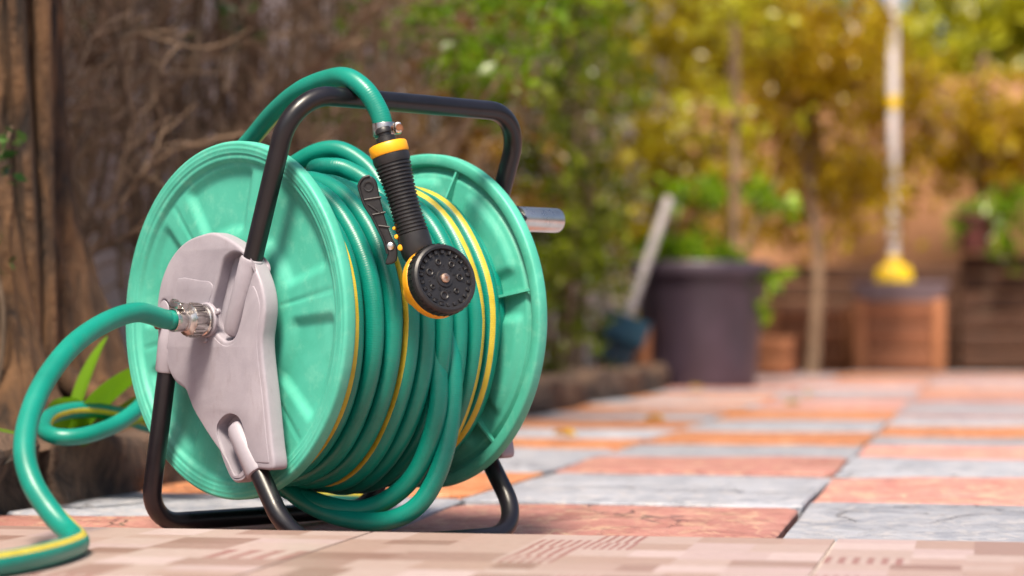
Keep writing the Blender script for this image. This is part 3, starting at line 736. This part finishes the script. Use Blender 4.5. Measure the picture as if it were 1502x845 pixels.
for i in range(7):                                    # the pattern openings
    a = 2 * math.pi * i / 7 + .3; q = MF @ Matrix.Rotation(a, 3, 'Z'); c = FC + q @ Vector((.0158, 0, -.0032))
    r_ = (.0030, .0036, .0024, .0042, .0026, .0034, .0030)[i]
    lathe('spray_port', [(r_ * .55, -.001), (r_ * .6, .0010), (r_ * .8, .0016), (r_, .0013), (r_, -.0005)], BLACK, dial, 18, c, NF)
    for j in range(5):
        b = rn.uniform(0, 6.28); rr = rn.uniform(.0095, .0215); q2 = MF @ Matrix.Rotation(b, 3, 'Z')
        lathe('spray_hole', [(.0007, -.0004), (.0008, .0005), (.0012, .0004), (.0013, -.0006)], BLACK, dial, 8, FC + q2 @ Vector((rr, 0, -.0030)), NF)
sc = lathe('centre_screw', [(.0043, -.0005), (.0045, .0006), (.0040, .0014), (.0024, .0020), (0, .0021)], COPPER, dial, 24, FC + NF * -.0014, NF)
for a in (20, 110):
    q = MF @ Matrix.Rotation(R(a), 3, 'Z'); box('screw_slot', FC + NF * .00062, (.0042, .0009, .0005), RUST, sc, q, 0)
# trigger lever on the left of the grip
LV = [(529, 285), (527, 274), (533, 264), (543, 260.5), (552, 268), (557, 290), (566, 325), (574, 348), (583, 366), (583, 380), (579, 388), (566, 390), (569, 375), (564, 357), (555, 338), (545, 319), (535, 303)]
lv2 = [(npx(*p).x, npx(*p).z) for p in LV]
xfl = lambda c: Vector((c.x, .004 + c.z, c.y))
lev = plate2d('trigger_lever', [sm2(lv2, 4)], .0035, .0012, BLACK, noz, xfl, 2)
cx = sum(p[0] for p in lv2) / len(lv2)
rim_pts = catmull([Vector((x, -.0012, z)) for x, z in lv2[:1] + lv2[1:4] + [lv2[4]]], 6)
left = [Vector((x, -.0010, z)) for x, z in (lv2[3], lv2[2], lv2[1], lv2[0], lv2[16], lv2[15], lv2[14], lv2[13], lv2[12])]
tube('lever_rim', catmull(left, 6), .0013, BLACK, lev, 8)
for a, b in (((535, 296), (560, 292)), ((547, 318), (566, 314)), ((541, 303), (560, 316)), ((556, 334), (572, 336))):
    tube('lever_web', [npx(*a, -.0008), npx(*b, -.0008)], .0011, BLACK, lev, 8)
lathe('lever_dimple', [(.0035, 0), (.0035, .0012), (.0045, .0014), (.0048, 0)], BLACK, lev, 20, npx(541, 276, -.0006), (0, -1, 0))
lathe('pivot_pin', [(.0035, 0), (.0034, .0010), (.0020, .0018), (0, .0020)], STEEL, lev, 18, npx(573.5, 364, -.0008), (0, -1, 0))
for i, (px, py, r_) in enumerate(((576.5, 338, 2.6), (580, 350.5, 3.4), (586, 366.5, 4.6))):
    lathe('yellow_dot', [(r_ * SC, -.006), (r_ * SC, .0), (r_ * SC * .8, .0006), (0, .0009)], YELLOW, noz, 18, npx(px + 2.5, py, -.0062 - .0022 * i), (-.45, -1, .1))

# ------------------------------------------------------------------ walls
def wall(name, label, u0, v0, u1, v1, h, th, mat):
    a, b = W(u0, v0), W(u1, v1); d = (b - a); L = d.length; d.normalize(); nrm = Vector((-d.y, d.x, 0))
    M = Matrix((d, nrm, Vector((0, 0, 1)))).transposed(); nx = int(L / .25); nz = int(h / .2)
    V = []; Fc = []
    for side in (0, 1):
        for i in range(nx + 1):
            for j in range(nz + 1):
                p = Vector((L * i / nx, side * th, -.05 + (h + .05) * j / nz)); p.y += .008 * noise.noise(p * 1.7) * (1 if side else -1)
                V.append(M @ p)
    s1 = (nx + 1) * (nz + 1); q = lambda s_, i, j: s_ * s1 + i * (nz + 1) + j
    for i in range(nx):
        for j in range(nz):
            Fc.append((q(0, i, j), q(0, i + 1, j), q(0, i + 1, j + 1), q(0, i, j + 1))); Fc.append((q(1, i, j), q(1, i, j + 1), q(1, i + 1, j + 1), q(1, i + 1, j)))
        Fc.append((q(0, i, nz), q(0, i + 1, nz), q(1, i + 1, nz), q(1, i, nz)))
    for j in range(nz):
        Fc.append((q(0, 0, j), q(0, 0, j + 1), q(1, 0, j + 1), q(1, 0, j))); Fc.append((q(0, nx, j), q(1, nx, j), q(1, nx, j + 1), q(0, nx, j + 1)))
    o = mesh(name, V, Fc, mat, None, 30); o.location = a; return tag(o, label, 'wall')
wall('garden_wall', 'weathered pale plaster wall behind the dry vines on the left', 1.2, -1.78, 13.4, -1.62, 2.3, .16, WALL_L)
wall('back_wall', 'pinkish plaster wall coloured by golden light across the far end of the garden', 13.2, -1.70, 13.2, 6.5, 1.55, .18, WALL_B)

# ------------------------------------------------------------------ plants
def leaf_verts(V, Fc, p, d, up, L, Wd, bend):
    d = d.normalized(); sd = d.cross(up)
    if sd.length < 1e-4: sd = Vector((1, 0, 0))
    sd.normalize(); n = sd.cross(d); b = len(V)
    V += [p, p + d * L * .45 + sd * Wd * .5 + n * bend * L, p + d * L - n * bend * L, p + d * L * .45 - sd * Wd * .5 + n * bend * L, p + d * L * .45]
    Fc += [(b, b + 1, b + 4), (b + 1, b + 2, b + 4), (b + 2, b + 3, b + 4), (b + 3, b, b + 4)]
def rdir(rnd, zb=0.0):
    while True:
        v = Vector((rnd.uniform(-1, 1), rnd.uniform(-1, 1), rnd.uniform(-1, 1)))
        if .05 < v.length < 1: v.normalize(); v.z += zb; return v.normalized()
def crown(name, blobs, n, L, mat, parent, seed, aspect=.42, droop=-.2, clump=26, cs=.09):
    """leaves gathered in clumps spread through the ellipsoids (centre, radii) given in the parent's space"""
    rnd = random.Random(seed); V = []; Fc = []; tot = sum(b[1][0] * b[1][1] * b[1][2] for b in blobs)
    nc = max(1, n // clump)
    for _ in range(nc):
        x = rnd.random() * tot
        for b in blobs:
            x -= b[1][0] * b[1][1] * b[1][2]
            if x <= 0: break
        c, r = Vector(b[0]), b[1]; d = rdir(rnd); q = rnd.random() ** .45
        cc = c + Vector((d.x * r[0], d.y * r[1], d.z * r[2])) * q
        ax = rdir(rnd, .2); sz = rnd.uniform(.6, 1.3)
        for i in range(clump):
            p = cc + ax * rnd.uniform(-cs, cs) * 1.3 + rdir(rnd) * rnd.uniform(0, cs) * .7
            dd = (ax * .4 + rdir(rnd, droop)).normalized(); l = L * rnd.uniform(.6, 1.25) * sz
            leaf_verts(V, Fc, p, dd, rdir(rnd, 1.0), l, l * aspect * rnd.uniform(.8, 1.2), rnd.uniform(-.08, .12))
    return mesh(name, V, Fc, mat, parent, 0)
def limb(P, r0, r1, n=7):
    P = catmull(P, n); return P, [r0 + (r1 - r0) * i / (len(P) - 1) for i in range(len(P))]
def multi_tube(name, items, mat, parent, seg=7):
    V = []; Fc = []
    for P, r in items:
        v, f, _ = tube_data(P, r, seg, True, base=len(V)); V += v; Fc += f
    return mesh(name, V, Fc, mat, parent, 60)

# big trunk at the left edge
def big_trunk():
    t = empty('tree', 'thick brown tree trunk with cracked bark at the left edge', 'tree', (-.745, 3.22, .02))
    rnd = random.Random(3); nz, na = 190, 130; V = []; Fc = []
    for j in range(nz + 1):
        z = -.05 + 3.0 * j / nz
        base = .105 + .16 * math.exp(-z / .16) + .015 * math.exp(-z / .6) - .008 * z
        cx = .012 * math.sin(z * 2.1) + .010 * z; cy = .03 * math.sin(z * 1.3)
        for i in range(na):
            a = 2 * math.pi * i / na
            fl = 1 + (.26 * math.exp(-z / .25) + .05) * math.sin(a * 5 + z * 1.2) + .10 * noise.noise(Vector((math.cos(a) * 2.2, math.sin(a) * 2.2, z * 1.1)))
            fl += .055 * noise.noise(Vector((math.cos(a) * 8, math.sin(a) * 8, z * 2.0))) - .13 * abs(noise.noise(Vector((math.cos(a) * 9, math.sin(a) * 9, z * 5.0)))) + .07 * noise.noise(Vector((math.cos(a) * 22, math.sin(a) * 22, z * 16)))
            V.append((cx + base * fl * math.cos(a), cy + base * fl * math.sin(a), z))
    for j in range(nz):
        for i in range(na): Fc.append((j * na + i, j * na + (i + 1) % na, (j + 1) * na + (i + 1) % na, (j + 1) * na + i))
    tr = mesh('trunk', V, Fc, BARK, t, 70)
    for i, (a, h, l) in enumerate(((-.35, .26, .30), (-1.1, .20, .26), (-.8, .5, .22), (.15, .40, .32), (-1.7, .25, .25))):
        P, r = limb([(.09 * math.cos(a), .09 * math.sin(a), h), (.135 * math.cos(a), .135 * math.sin(a), h * .55), ((.14 + l * .35) * math.cos(a + .1), (.14 + l * .35) * math.sin(a + .1), .07), ((.14 + l) * math.cos(a + .25), (.14 + l) * math.sin(a + .25), .015)], .026, .010)
        tube('root', P, r, BARK, tr, 10)
    for i in range(3):
        a = rnd.uniform(-1.0, .3); r0 = .125 + rnd.uniform(0, .03)
        P, r = limb([(r0 * math.cos(a + .15 * math.sin(q * 1.4 + i)), r0 * math.sin(a + .15 * math.sin(q * 1.4 + i)), 2.2 - q * .38) for q in range(6)] + [(r0 * 1.15 * math.cos(a), r0 * 1.15 * math.sin(a), .1)], .010, .014)
        tube('aerial_root', P, r, BARK, tr, 8)
    # limbs and crown above the frame
    for i, (dx, dy, dz) in enumerate(((.9, .2, 1.0), (-.3, .9, 1.1), (.2, -.7, 1.2), (-.9, -.1, .9))):
        P, r = limb([(.02, 0, 2.6), (.3 * dx, .3 * dy, 2.6 + .5 * dz), (dx, dy, 2.7 + dz)], .07, .02); tube('branch', P, r, BARK, tr, 9)
    crown('crown', [((.1, .4, 3.7), (1.0, 1.0, .5)), ((-.7, .8, 3.9), (1.0, 1.0, .5)), ((-.5, -.6, 3.8), (.9, .8, .4))], 3600, .085, LEAF_MD, t, 12, .42, -.3, 30, .14)
big_trunk()

# dry climbing stems that cover the wall
def vines():
    t = empty('dry_vine', 'tangle of bare brown climbing stems covering the left wall', 'climbing plant', W(4.5, -1.52, .03))
    rnd = random.Random(9); org = W(4.5, -1.52, .03); fine = []
    def stem(u, dep, r, h, sway):
        P = []; uu = u; ph = rnd.uniform(0, 6.28)
        for j in range(9):
            z = h * j / 8; P.append(W(uu + sway * math.sin(z * 2.4 + ph), -1.57 + dep + .02 * math.sin(z * 5 + ph), .02 + z) - org); uu += rnd.uniform(-.11, .11)
        return limb(P, r, r * .45, 5)
    for i in range(22):
        u = rnd.uniform(2.9, 8.6) if i > 20 else rnd.uniform(3.0, 5.6)
        P, r = stem(u, rnd.uniform(0, .16), rnd.uniform(.006, .015), rnd.uniform(1.3, 2.3), rnd.uniform(.05, .22)); tube('stem', P, r, VINE, t, 7)
    for i in range(430):
        u = 2.8 + 6.4 * rnd.random() ** 1.9; z0 = rnd.uniform(.0, 1.5); L = rnd.uniform(.3, .9); dep = rnd.uniform(0, .22)
        lean = rnd.gauss(0, .75); cv_ = rnd.uniform(-.25, .25)
        P = [W(u + lean * L * q + cv_ * q * q * L, -1.58 + dep + .03 * math.sin(q * 5 + i), z0 + L * q) - org for q in (0, .35, .7, 1.0)]
        fine.append(limb(P, rnd.uniform(.0030, .007), .002, 4))
    tw_ = multi_tube('twig_tangle', fine, VINE, t, 5); tw_['kind'] = 'stuff'
    crown('leaf_tufts', [((W(4.9, -1.45, 1.0) - org), (.25, .25, .12)), ((W(5.6, -1.4, .85) - org), (.2, .3, .10)), ((W(4.3, -1.45, .78) - org), (.25, .2, .06))], 500, .035, LEAF_MD, t, 5, .5, 0, 12, .04)['kind'] = 'stuff'
vines()

def thicket():
    t = empty('bare_shrub', 'leafless tangle of thin brown twigs between the trunk and the reel', 'shrub', W(3.9, -1.40, .03)); rnd = random.Random(66); fine = []
    def grow(p, d, L, r, lev):
        P = [p]; n = 5
        for i in range(n):
            d = (d + Vector((rnd.gauss(0, .22), rnd.gauss(0, .12), rnd.gauss(.02, .16)))).normalized(); P.append(P[-1] + d * L / n)
        out = (P, [r * (1 - .6 * i / n) for i in range(n + 1)])
        if lev == 0: tube('stem', out[0], out[1], TWIG, t, 7)
        else: fine.append(out)
        if lev < 3:
            for i in range(1, n + 1):
                for _ in range(2 if lev < 2 else 1):
                    sd = (d + Vector((rnd.choice((-1, 1)) * rnd.uniform(.5, 1.3), rnd.gauss(0, .4), rnd.uniform(-.2, .7)))).normalized()
                    grow(P[i], sd, L * rnd.uniform(.35, .6), r * .56, lev + 1)
    for i in range(9):
        b = W(3.3 + .22 * i, -1.42 + rnd.uniform(-.1, .1), 0) - W(3.9, -1.40, 0)
        grow(b, Vector((rnd.gauss(.05, .3), 0, 1)).normalized(), rnd.uniform(.55, .85) + .04 * i, rnd.uniform(.009, .015), 0)
    multi_tube('twigs', fine, TWIG, t, 4)['kind'] = 'stuff'
thicket()
def shrub(name, label, cat, loc, blobs, n, L, mat, seed, stems=5, stem_mat=TWIG, group=None, h=.8, aspect=.42, clump=24, cs=.08, lean=.25, droop=-.2, r0=.012):
    t = empty(name, label, cat, loc, 0, group); rnd = random.Random(seed)
    for i in range(stems):
        b = blobs[i % len(blobs)]; e = Vector(b[0]) + Vector((rnd.uniform(-.6, .6) * b[1][0], rnd.uniform(-.6, .6) * b[1][1], rnd.uniform(-.2, .8) * b[1][2]))
        a = Vector((rnd.uniform(-.05, .05), rnd.uniform(-.05, .05), -.03))
        P, r = limb([a, a.lerp(e, .35) + Vector((rnd.uniform(-.06, .06), rnd.uniform(-.06, .06), .05)), a.lerp(e, .7) + Vector((rnd.uniform(-.06, .06), 0, .03)), e], r0, r0 * .3, 6)
        tube('stem', P, r, stem_mat, t, 7)
    crown('crown', blobs, n, L, mat, t, seed + 50, aspect, droop, clump, cs); return t

# bushes along the left bed, from near to far
shrub('bush', 'dense dark olive bush growing out of the left bed beyond the reel', 'bush', W(7.6, -1.30, .03), [((-.03, 0, .85), (.30, .5, .60)), ((-.02, -.1, .38), (.25, .5, .36)), ((-.08, .1, 1.42), (.34, .5, .35))], 7000, .050, LEAF_DK, 21, 9, cs=.07)
shrub('bush', 'brownish olive bush between the dark bush and the back wall', 'bush', W(9.6, -1.22, .03), [((.0, 0, .75), (.42, .5, .60)), ((.05, .1, 1.5), (.50, .5, .45))], 7000, .060, LEAF_YL, 22, 8, cs=.09)
shrub('bush', 'sparse brown leaved bush against the vine covered wall', 'bush', W(6.2, -1.42, .03), [((.05, 0, .60), (.28, .5, .42)), ((0, .1, 1.15), (.34, .5, .35))], 3600, .046, LEAF_BN, 23, 8, cs=.07)
# overhanging branch with small leaves, mid left
shrub('small_tree', 'slender tree with pale branches and small leaves above the reel handle', 'tree', W(4.9, -1.33, .03), [((.18, -.05, .80), (.22, .18, .07)), ((.33, .0, .70), (.16, .18, .07)), ((.05, .05, .63), (.10, .15, .08)), ((.36, .1, .88), (.22, .2, .07))], 1300, .036, LEAF_BR, 31, 9, TWIG, clump=14, cs=.045, aspect=.5, r0=.010)
# back trees and the canopy at the top right
def back_tree(label, u, v, h, blobs, n, L, mat, seed, r=.05, cs=.13):
    t = empty('tree', label, 'tree', W(u, v, 0)); rnd = random.Random(seed)
    P, rr = limb([(0, 0, -.05), (.03, 0, h * .35), (-.03, .02, h * .7), (.02, 0, h)], r, r * .55); tr = tube('trunk', P, rr, TWIG, t, 10)
    for b in blobs:
        e = Vector(b[0]); P, rr = limb([(.0, 0, h * .6), Vector((0, 0, h * .8)).lerp(e, .45) + Vector((0, 0, .06)), e], r * .45, r * .12); tube('branch', P, rr, TWIG, tr, 7)
    crown('crown', blobs, n, L, mat, t, seed + 9, .40, -.35, 24, cs)
back_tree('green tree coloured by golden light left of the pot with foliage spreading to the top', 10.9, -.75, 1.5, [((-.02, 0, 1.30), (.36, .4, .32)), ((.0, -.1, 1.55), (.36, .4, .26)), ((-.35, 0, 1.75), (.5, .4, .35)), ((.15, 0, .85), (.3, .3, .22))], 3600, .075, LEAF_GOLD_LIT, 41, .03)
back_tree('tree with golden light in its leaf colour behind the yellow broom under the bright sky', 12.5, .0, 1.6, [((.05, 0, 1.22), (.55, .4, .30)), ((-.5, 0, 1.45), (.45, .4, .28)), ((.1, 0, .95), (.45, .3, .25)), ((-.55, 0, .95), (.3, .3, .2)), ((-1.0, 0, .85), (.38, .3, .35)), ((-1.0, 0, 1.38), (.40, .3, .28)), ((.75, 0, 1.15), (.4, .3, .3))], 6200, .085, LEAF_GOLD_LIT, 42, .04)
back_tree('tree with drooping leafy branches at the top right corner', 10.6, 1.25, 2.0, [((-.55, 0, 1.68), (.40, .4, .16)), ((-.75, 0, 1.45), (.16, .3, .22)), ((-.40, 0, 1.36), (.14, .3, .22)), ((-.15, 0, 1.6), (.4, .4, .2)), ((.2, 0, 1.75), (.6, .5, .3)), ((-.55, 0, 1.9), (.35, .4, .10))], 4400, .085, LEAF_LIME, 43, .05, .10)
back_tree('bright green leafy tree poking over the back wall', 14.2, .3, 1.9, [((-.75, 0, 1.75), (.5, .4, .30)), ((.80, 0, 1.80), (.5, .4, .26)), ((1.35, 0, 1.75), (.8, .4, .42)), ((-1.7, 0, 1.9), (.8, .4, .4)), ((-.1, 0, 1.55), (.4, .4, .14)), ((-.30, 0, 2.05), (.42, .4, .26)), ((.05, 0, 1.75), (.40, .4, .25)), ((-.35, 0, 1.68), (.35, .4, .14))], 10500, .13, LEAF_LIME, 44, .05, .11)

# broad green leaves behind the standing hose
def broad_plant(label, loc, specs, mat, name='broad_leaf_plant'):
    t = empty(name, label, 'plant', loc)
    for (dx, dy, dz, L, w, bend) in specs:
        d = Vector((dx, dy, dz)).normalized(); sd = d.cross(Vector((0, 0, 1))).normalized(); n = sd.cross(d)
        V = []; Fc = []; m = 12
        for i in range(m + 1):
            q = i / m; c = d * L * q - Vector((0, 0, 1)) * bend * L * q * q; ww = w * (math.sin(math.pi * min(1, q * .93 + .05)) ** .75) * (1 - .15 * q)
            for s_ in (-1, -.5, 0, .5, 1): V.append(c + sd * s_ * ww * .5 + n * abs(s_) * ww * .16)
        for i in range(m):
            for j in range(4): Fc.append((i * 5 + j, i * 5 + j + 1, (i + 1) * 5 + j + 1, (i + 1) * 5 + j))
        mesh('leaf', V, Fc, mat, t, 80)
    return t
LEAF_BIG = m_leaf('broad_green_leaf', [(0.0, (0.10, 0.27, 0.010)), (1.0, (0.22, 0.42, 0.02))], 0.4)
broad_plant('bright green broad leaved plant behind the standing hose', (-.520, 2.83, .05), [(.42, -.05, .55, .21, .105, .25), (.75, -.1, .45, .26, .062, .25), (.62, -.15, .30, .17, .085, .1), (.2, .1, .8, .18, .055, .2), (-.7, -.1, .30, .20, .035, .25), (.05, -.3, .7, .13, .05, .4), (.6, .2, .55, .25, .05, .3)], LEAF_BIG)
crown_ = empty('seedling', 'small dark green sprig growing beside the trunk at the left edge', 'plant', (-.655, 3.02, .05))
P, r = limb([(0, 0, 0), (.02, 0, .15), (.0, 0, .30), (.03, 0, .40)], .004, .002); tube('stem', P, r, VINE, crown_, 6)
crown('leaves', [((.0, 0, .36), (.035, .04, .05)), ((-.01, 0, .22), (.03, .03, .05))], 110, .020, LEAF_MD, crown_, 77, .5, -.1, 9, .03)

# ------------------------------------------------------------------ big pot with its plant
pot = empty('plant_pot', 'large dark plastic pot standing on the patio before the bushes', 'plant pot', (.655, 8.42, -.004))
pot.scale = (1.07, 1.07, 1.0)
lathe('pot_wall', [(.0, -.002), (.165, -.002), (.176, .004), (.180, .02), (.212, .375), (.216, .385), (.232, .388), (.234, .394), (.234, .425), (.230, .432), (.222, .434), (.212, .430), (.206, .40), (.200, .34), (.0, .34)], POT, pot, 56, smooth=30)
lathe('soil', [(.0, .385), (.12, .383), (.204, .374), (.204, .36), (0, .36)], SOIL, pot, 32)
pp = empty('potted_shrub', 'bright green plant with a pinkish cane growing in the large dark pot', 'plant', (.662, 8.42, .37))
P, r = limb([(.11, 0, 0), (.115, 0, .35), (.118, 0, .75), (.115, 0, 1.05)], .016, .013); tube('cane', P, r, TWIG, pp, 10)
P, r = limb([(.12, .02, 0), (.19, .0, .20), (.27, 0, .36)], .012, .006); tube('stem', P, r, TWIG, pp, 8)
P, r = limb([(-.10, .02, 0), (-.11, .0, .14), (-.08, 0, .28)], .008, .004); tube('stem', P, r, TWIG, pp, 8)
crown('leaves', [((-.10, 0, .10), (.15, .14, .05)), ((.04, -.02, .30), (.24, .14, .025)), ((.08, 0, .06), (.08, .1, .04)), ((.26, 0, .28), (.06, .08, .04)), ((.22, -.1, -.05), (.06, .06, .07)), ((-.16, 0, .30), (.10, .08, .03))], 560, .060, LEAF_BR, pp, 88, .55, -.1, 12, .045)
crown('upper_leaves', [((.12, 0, .95), (.22, .2, .18)), ((.05, 0, .62), (.14, .14, .10)), ((.30, 0, .55), (.12, .1, .06))], 420, .055, LEAF_LIME, pp, 89, .5, -.2, 12, .05)

# ------------------------------------------------------------------ low timber planters at the far end
def planter(label, u, v0, v1, h, boards, mat, depth=.30, posts=True):
    t = empty('timber_planter', label, 'planter', W(u, (v0 + v1) / 2, 0), -PSI); w = v1 - v0; bh = h / boards
    for i in range(boards): box('board', (0, 0, bh * (i + .5)), (w - .01, .024, bh - .010), mat, t, None, .004)
    for sgn in (-1, 1): 
        for i in range(boards): box('side_board', (sgn * (w / 2 - .012), depth / 2 + .014, bh * (i + .5)), (.022, depth, bh - .010), mat, t, None, .004)
    if posts:
        for sgn in (-1, 1): box('post', (sgn * (w / 2 - .03), -.030, h / 2 + .005), (.055, .034, h + .01), WOOD_O, t, None, .005)
    box('soil', (0, depth / 2 + .01, h - .05), (w - .05, depth - .03, .04), SOIL, t, None, .004)
    return t
planter('low red brown timber planter to the right of the dark pot', 11.75, -1.02, -.60, .300, 3, WOOD_R)
planter('small orange timber box left of the dark pot below the blue broom', 8.22, -1.30, -1.11, .21, 2, WOOD_R, .2, True)
planter('small orange timber box just right of the dark pot', 10.45, -.95, -.80, .17, 2, WOOD_O, .15, False)
planter('square timber box that carries the grey tray and yellow broom', 11.35, -.585, -.165, .330, 3, WOOD_R, .38)
planter('tall dark slatted timber planter at the right edge', 11.9, -.10, 1.8, .56, 6, WOOD_D, .4, False)
planter('dark slatted timber planter at the back behind the square box', 12.3, -1.2, -.11, .52, 6, WOOD_D, .4, False)
tr_ = empty('planter_tray', 'slate grey rectangular tray on top of the square timber box', 'tray', W(11.56, -.375, .331), -PSI)
plate = [(-.215, -.2), (.215, -.2), (.215, .2), (-.215, .2)]
lathe_pts = [(.19, .0), (.215, .075)]
bm = bmesh.new()
lv_ = [(.185, .0), (.195, .0), (.212, .072), (.222, .072), (.222, .088), (.205, .088), (.190, .035), (.10, .035)]
rings = []
for hw, z in lv_: rings.append([bm.verts.new((x * hw, y * hw * .9, z)) for x, y in ((-1, -1), (1, -1), (1, 1), (-1, 1))])
for a, b in zip(rings, rings[1:]):
    for i in range(4): bm.faces.new((a[i], a[(i + 1) % 4], b[(i + 1) % 4], b[i]))
bm.faces.new(rings[0]); bm.faces.new(rings[-1])
from_bm('tray_body', bm, TRAY, tr_, 20)
# yellow broom standing on the tray
bp_ = W(11.45, -.405, .372)
br = empty('broom', 'yellow headed broom with a white pole standing upright on the grey tray', 'broom', bp_)
bm = bmesh.new(); hw = [(.060, .038, 0), (.086, .045, .008), (.090, .046, .060), (.084, .042, .098), (.062, .034, .122), (.026, .022, .134)]
rings = [[bm.verts.new((a * math.copysign(abs(math.cos(q)) ** .6, math.cos(q)), b * math.copysign(abs(math.sin(q)) ** .6, math.sin(q)), z)) for q in [2 * math.pi * i / 24 for i in range(24)]] for a, b, z in hw]
for a, b in zip(rings, rings[1:]):
    for i in range(24): bm.faces.new((a[i], a[(i + 1) % 24], b[(i + 1) % 24], b[i]))
bm.faces.new(rings[0]); bm.faces.new(rings[-1])
from_bm('broom_head', bm, YBROOM, br, 50)
lathe('pole', [(.0, .12), (.0245, .12), (.0245, 1.75), (.022, 1.76), (0, 1.76)], WHITEP, br, 24)
lathe('pole_band', [(.0247, .86), (.0285, .862), (.0285, .915), (.0247, .917)], YBROOM, br, 24)
lathe('pole_socket', [(.0247, .115), (.034, .12), (.030, .165), (.0247, .17)], YBROOM, br, 24)
# blue broom leaning in the bush
A_ = Vector((.335, 8.05, .09)); B_2 = Vector((.535, 8.25, .64)); bl = empty('leaning_broom', 'blue headed broom with a grey handle leaning left of the dark pot', 'broom', A_)
dv = (B_2 - A_)
lathe('pole', [(.0, .1), (.0175, .1), (.0175, dv.length), (.014, dv.length + .006), (0, dv.length + .006)], GREYP, bl, 20, (0, 0, 0), dv)
Mb = frame(dv, (0, 1, 0))
bm = bmesh.new(); box_bm(bm, Mb @ Vector((0, 0, .12)), (.05, .13, .06), Mb, .014, 3); from_bm('broom_head', bm, BLUEP, bl, 50)
bm = bmesh.new(); rnd = random.Random(2)
for i in range(26):
    q = Mb @ Vector((rnd.uniform(-.025, .025), -.06 + .12 * i / 25, .035)); box_bm(bm, q, (.010, .004, .10), Mb)
from_bm('bristles', bm, BLUEP, bl, 0)
# hanging pot plant at the right edge
hp = empty('wall_plant', 'small maroon pot with trailing green leaves by the right edge', 'plant', W(11.82, -.03, .575), -PSI)
lathe('pot', [(.0, 0), (.07, 0), (.095, .15), (.105, .15), (.105, .175), (.095, .178), (.085, .16), (0, .15)], MAROON, hp, 30)
crown('leaves', [((.0, 0, .20), (.12, .12, .06)), ((.2, -.06, .16), (.14, .08, .10)), ((.16, -.08, .0), (.07, .05, .12)), ((-.10, -.08, .10), (.05, .05, .08)), ((.22, -.1, .25), (.12, .08, .08))], 560, .07, LEAF_BR, hp, 91, .35, -.7, 12, .05)

# fallen leaves on the paving
fl_spots = [(1.04, 571, 'before the dark pot'), (0, 0, '')]
LV_ = [((.600, 7.85), 'yellow fallen leaf on the paving just before the dark pot'), ((.095, 4.35), 'yellow fallen leaf on orange paving right of the reel'), ((.30, 5.1), 'fallen yellow leaf on paving between reel and pot'), ((.72, 6.2), 'pale fallen leaf on paving right of the pot'), ((.185, 6.6), 'fallen leaf near the edging stones beyond the reel'), ((.86, 7.0), 'yellow fallen leaf on distant paving below the planters')]
for i, ((x, y), lab) in enumerate(LV_):
    V = []; Fc = []; rnd = random.Random(i + 300); a = rnd.uniform(0, 6.28); L = .050 if i < 6 else .012
    d = Vector((math.cos(a), math.sin(a), .05)); sd = Vector((-math.sin(a), math.cos(a), 0)); m = 8
    for j in range(m + 1):
        q = j / m; w = L * .5 * math.sin(math.pi * (q * .94 + .03)) ** .8
        for s_ in (-1, 0, 1): V.append(d * L * (q - .5) + sd * s_ * w * .5 + Vector((0, 0, .004 + .012 * abs(s_) * math.sin(math.pi * q) + .008 * (q - .5) ** 2)))
    for j in range(m):
        for s_ in range(2): Fc.append((j * 3 + s_, j * 3 + s_ + 1, (j + 1) * 3 + s_ + 1, (j + 1) * 3 + s_))
    o = mesh('fallen_leaf', V, Fc, LEAF_FALL, None, 80); o.location = (x, y, .001); tag(o, lab, 'leaf', 'leaves fallen on the paving')
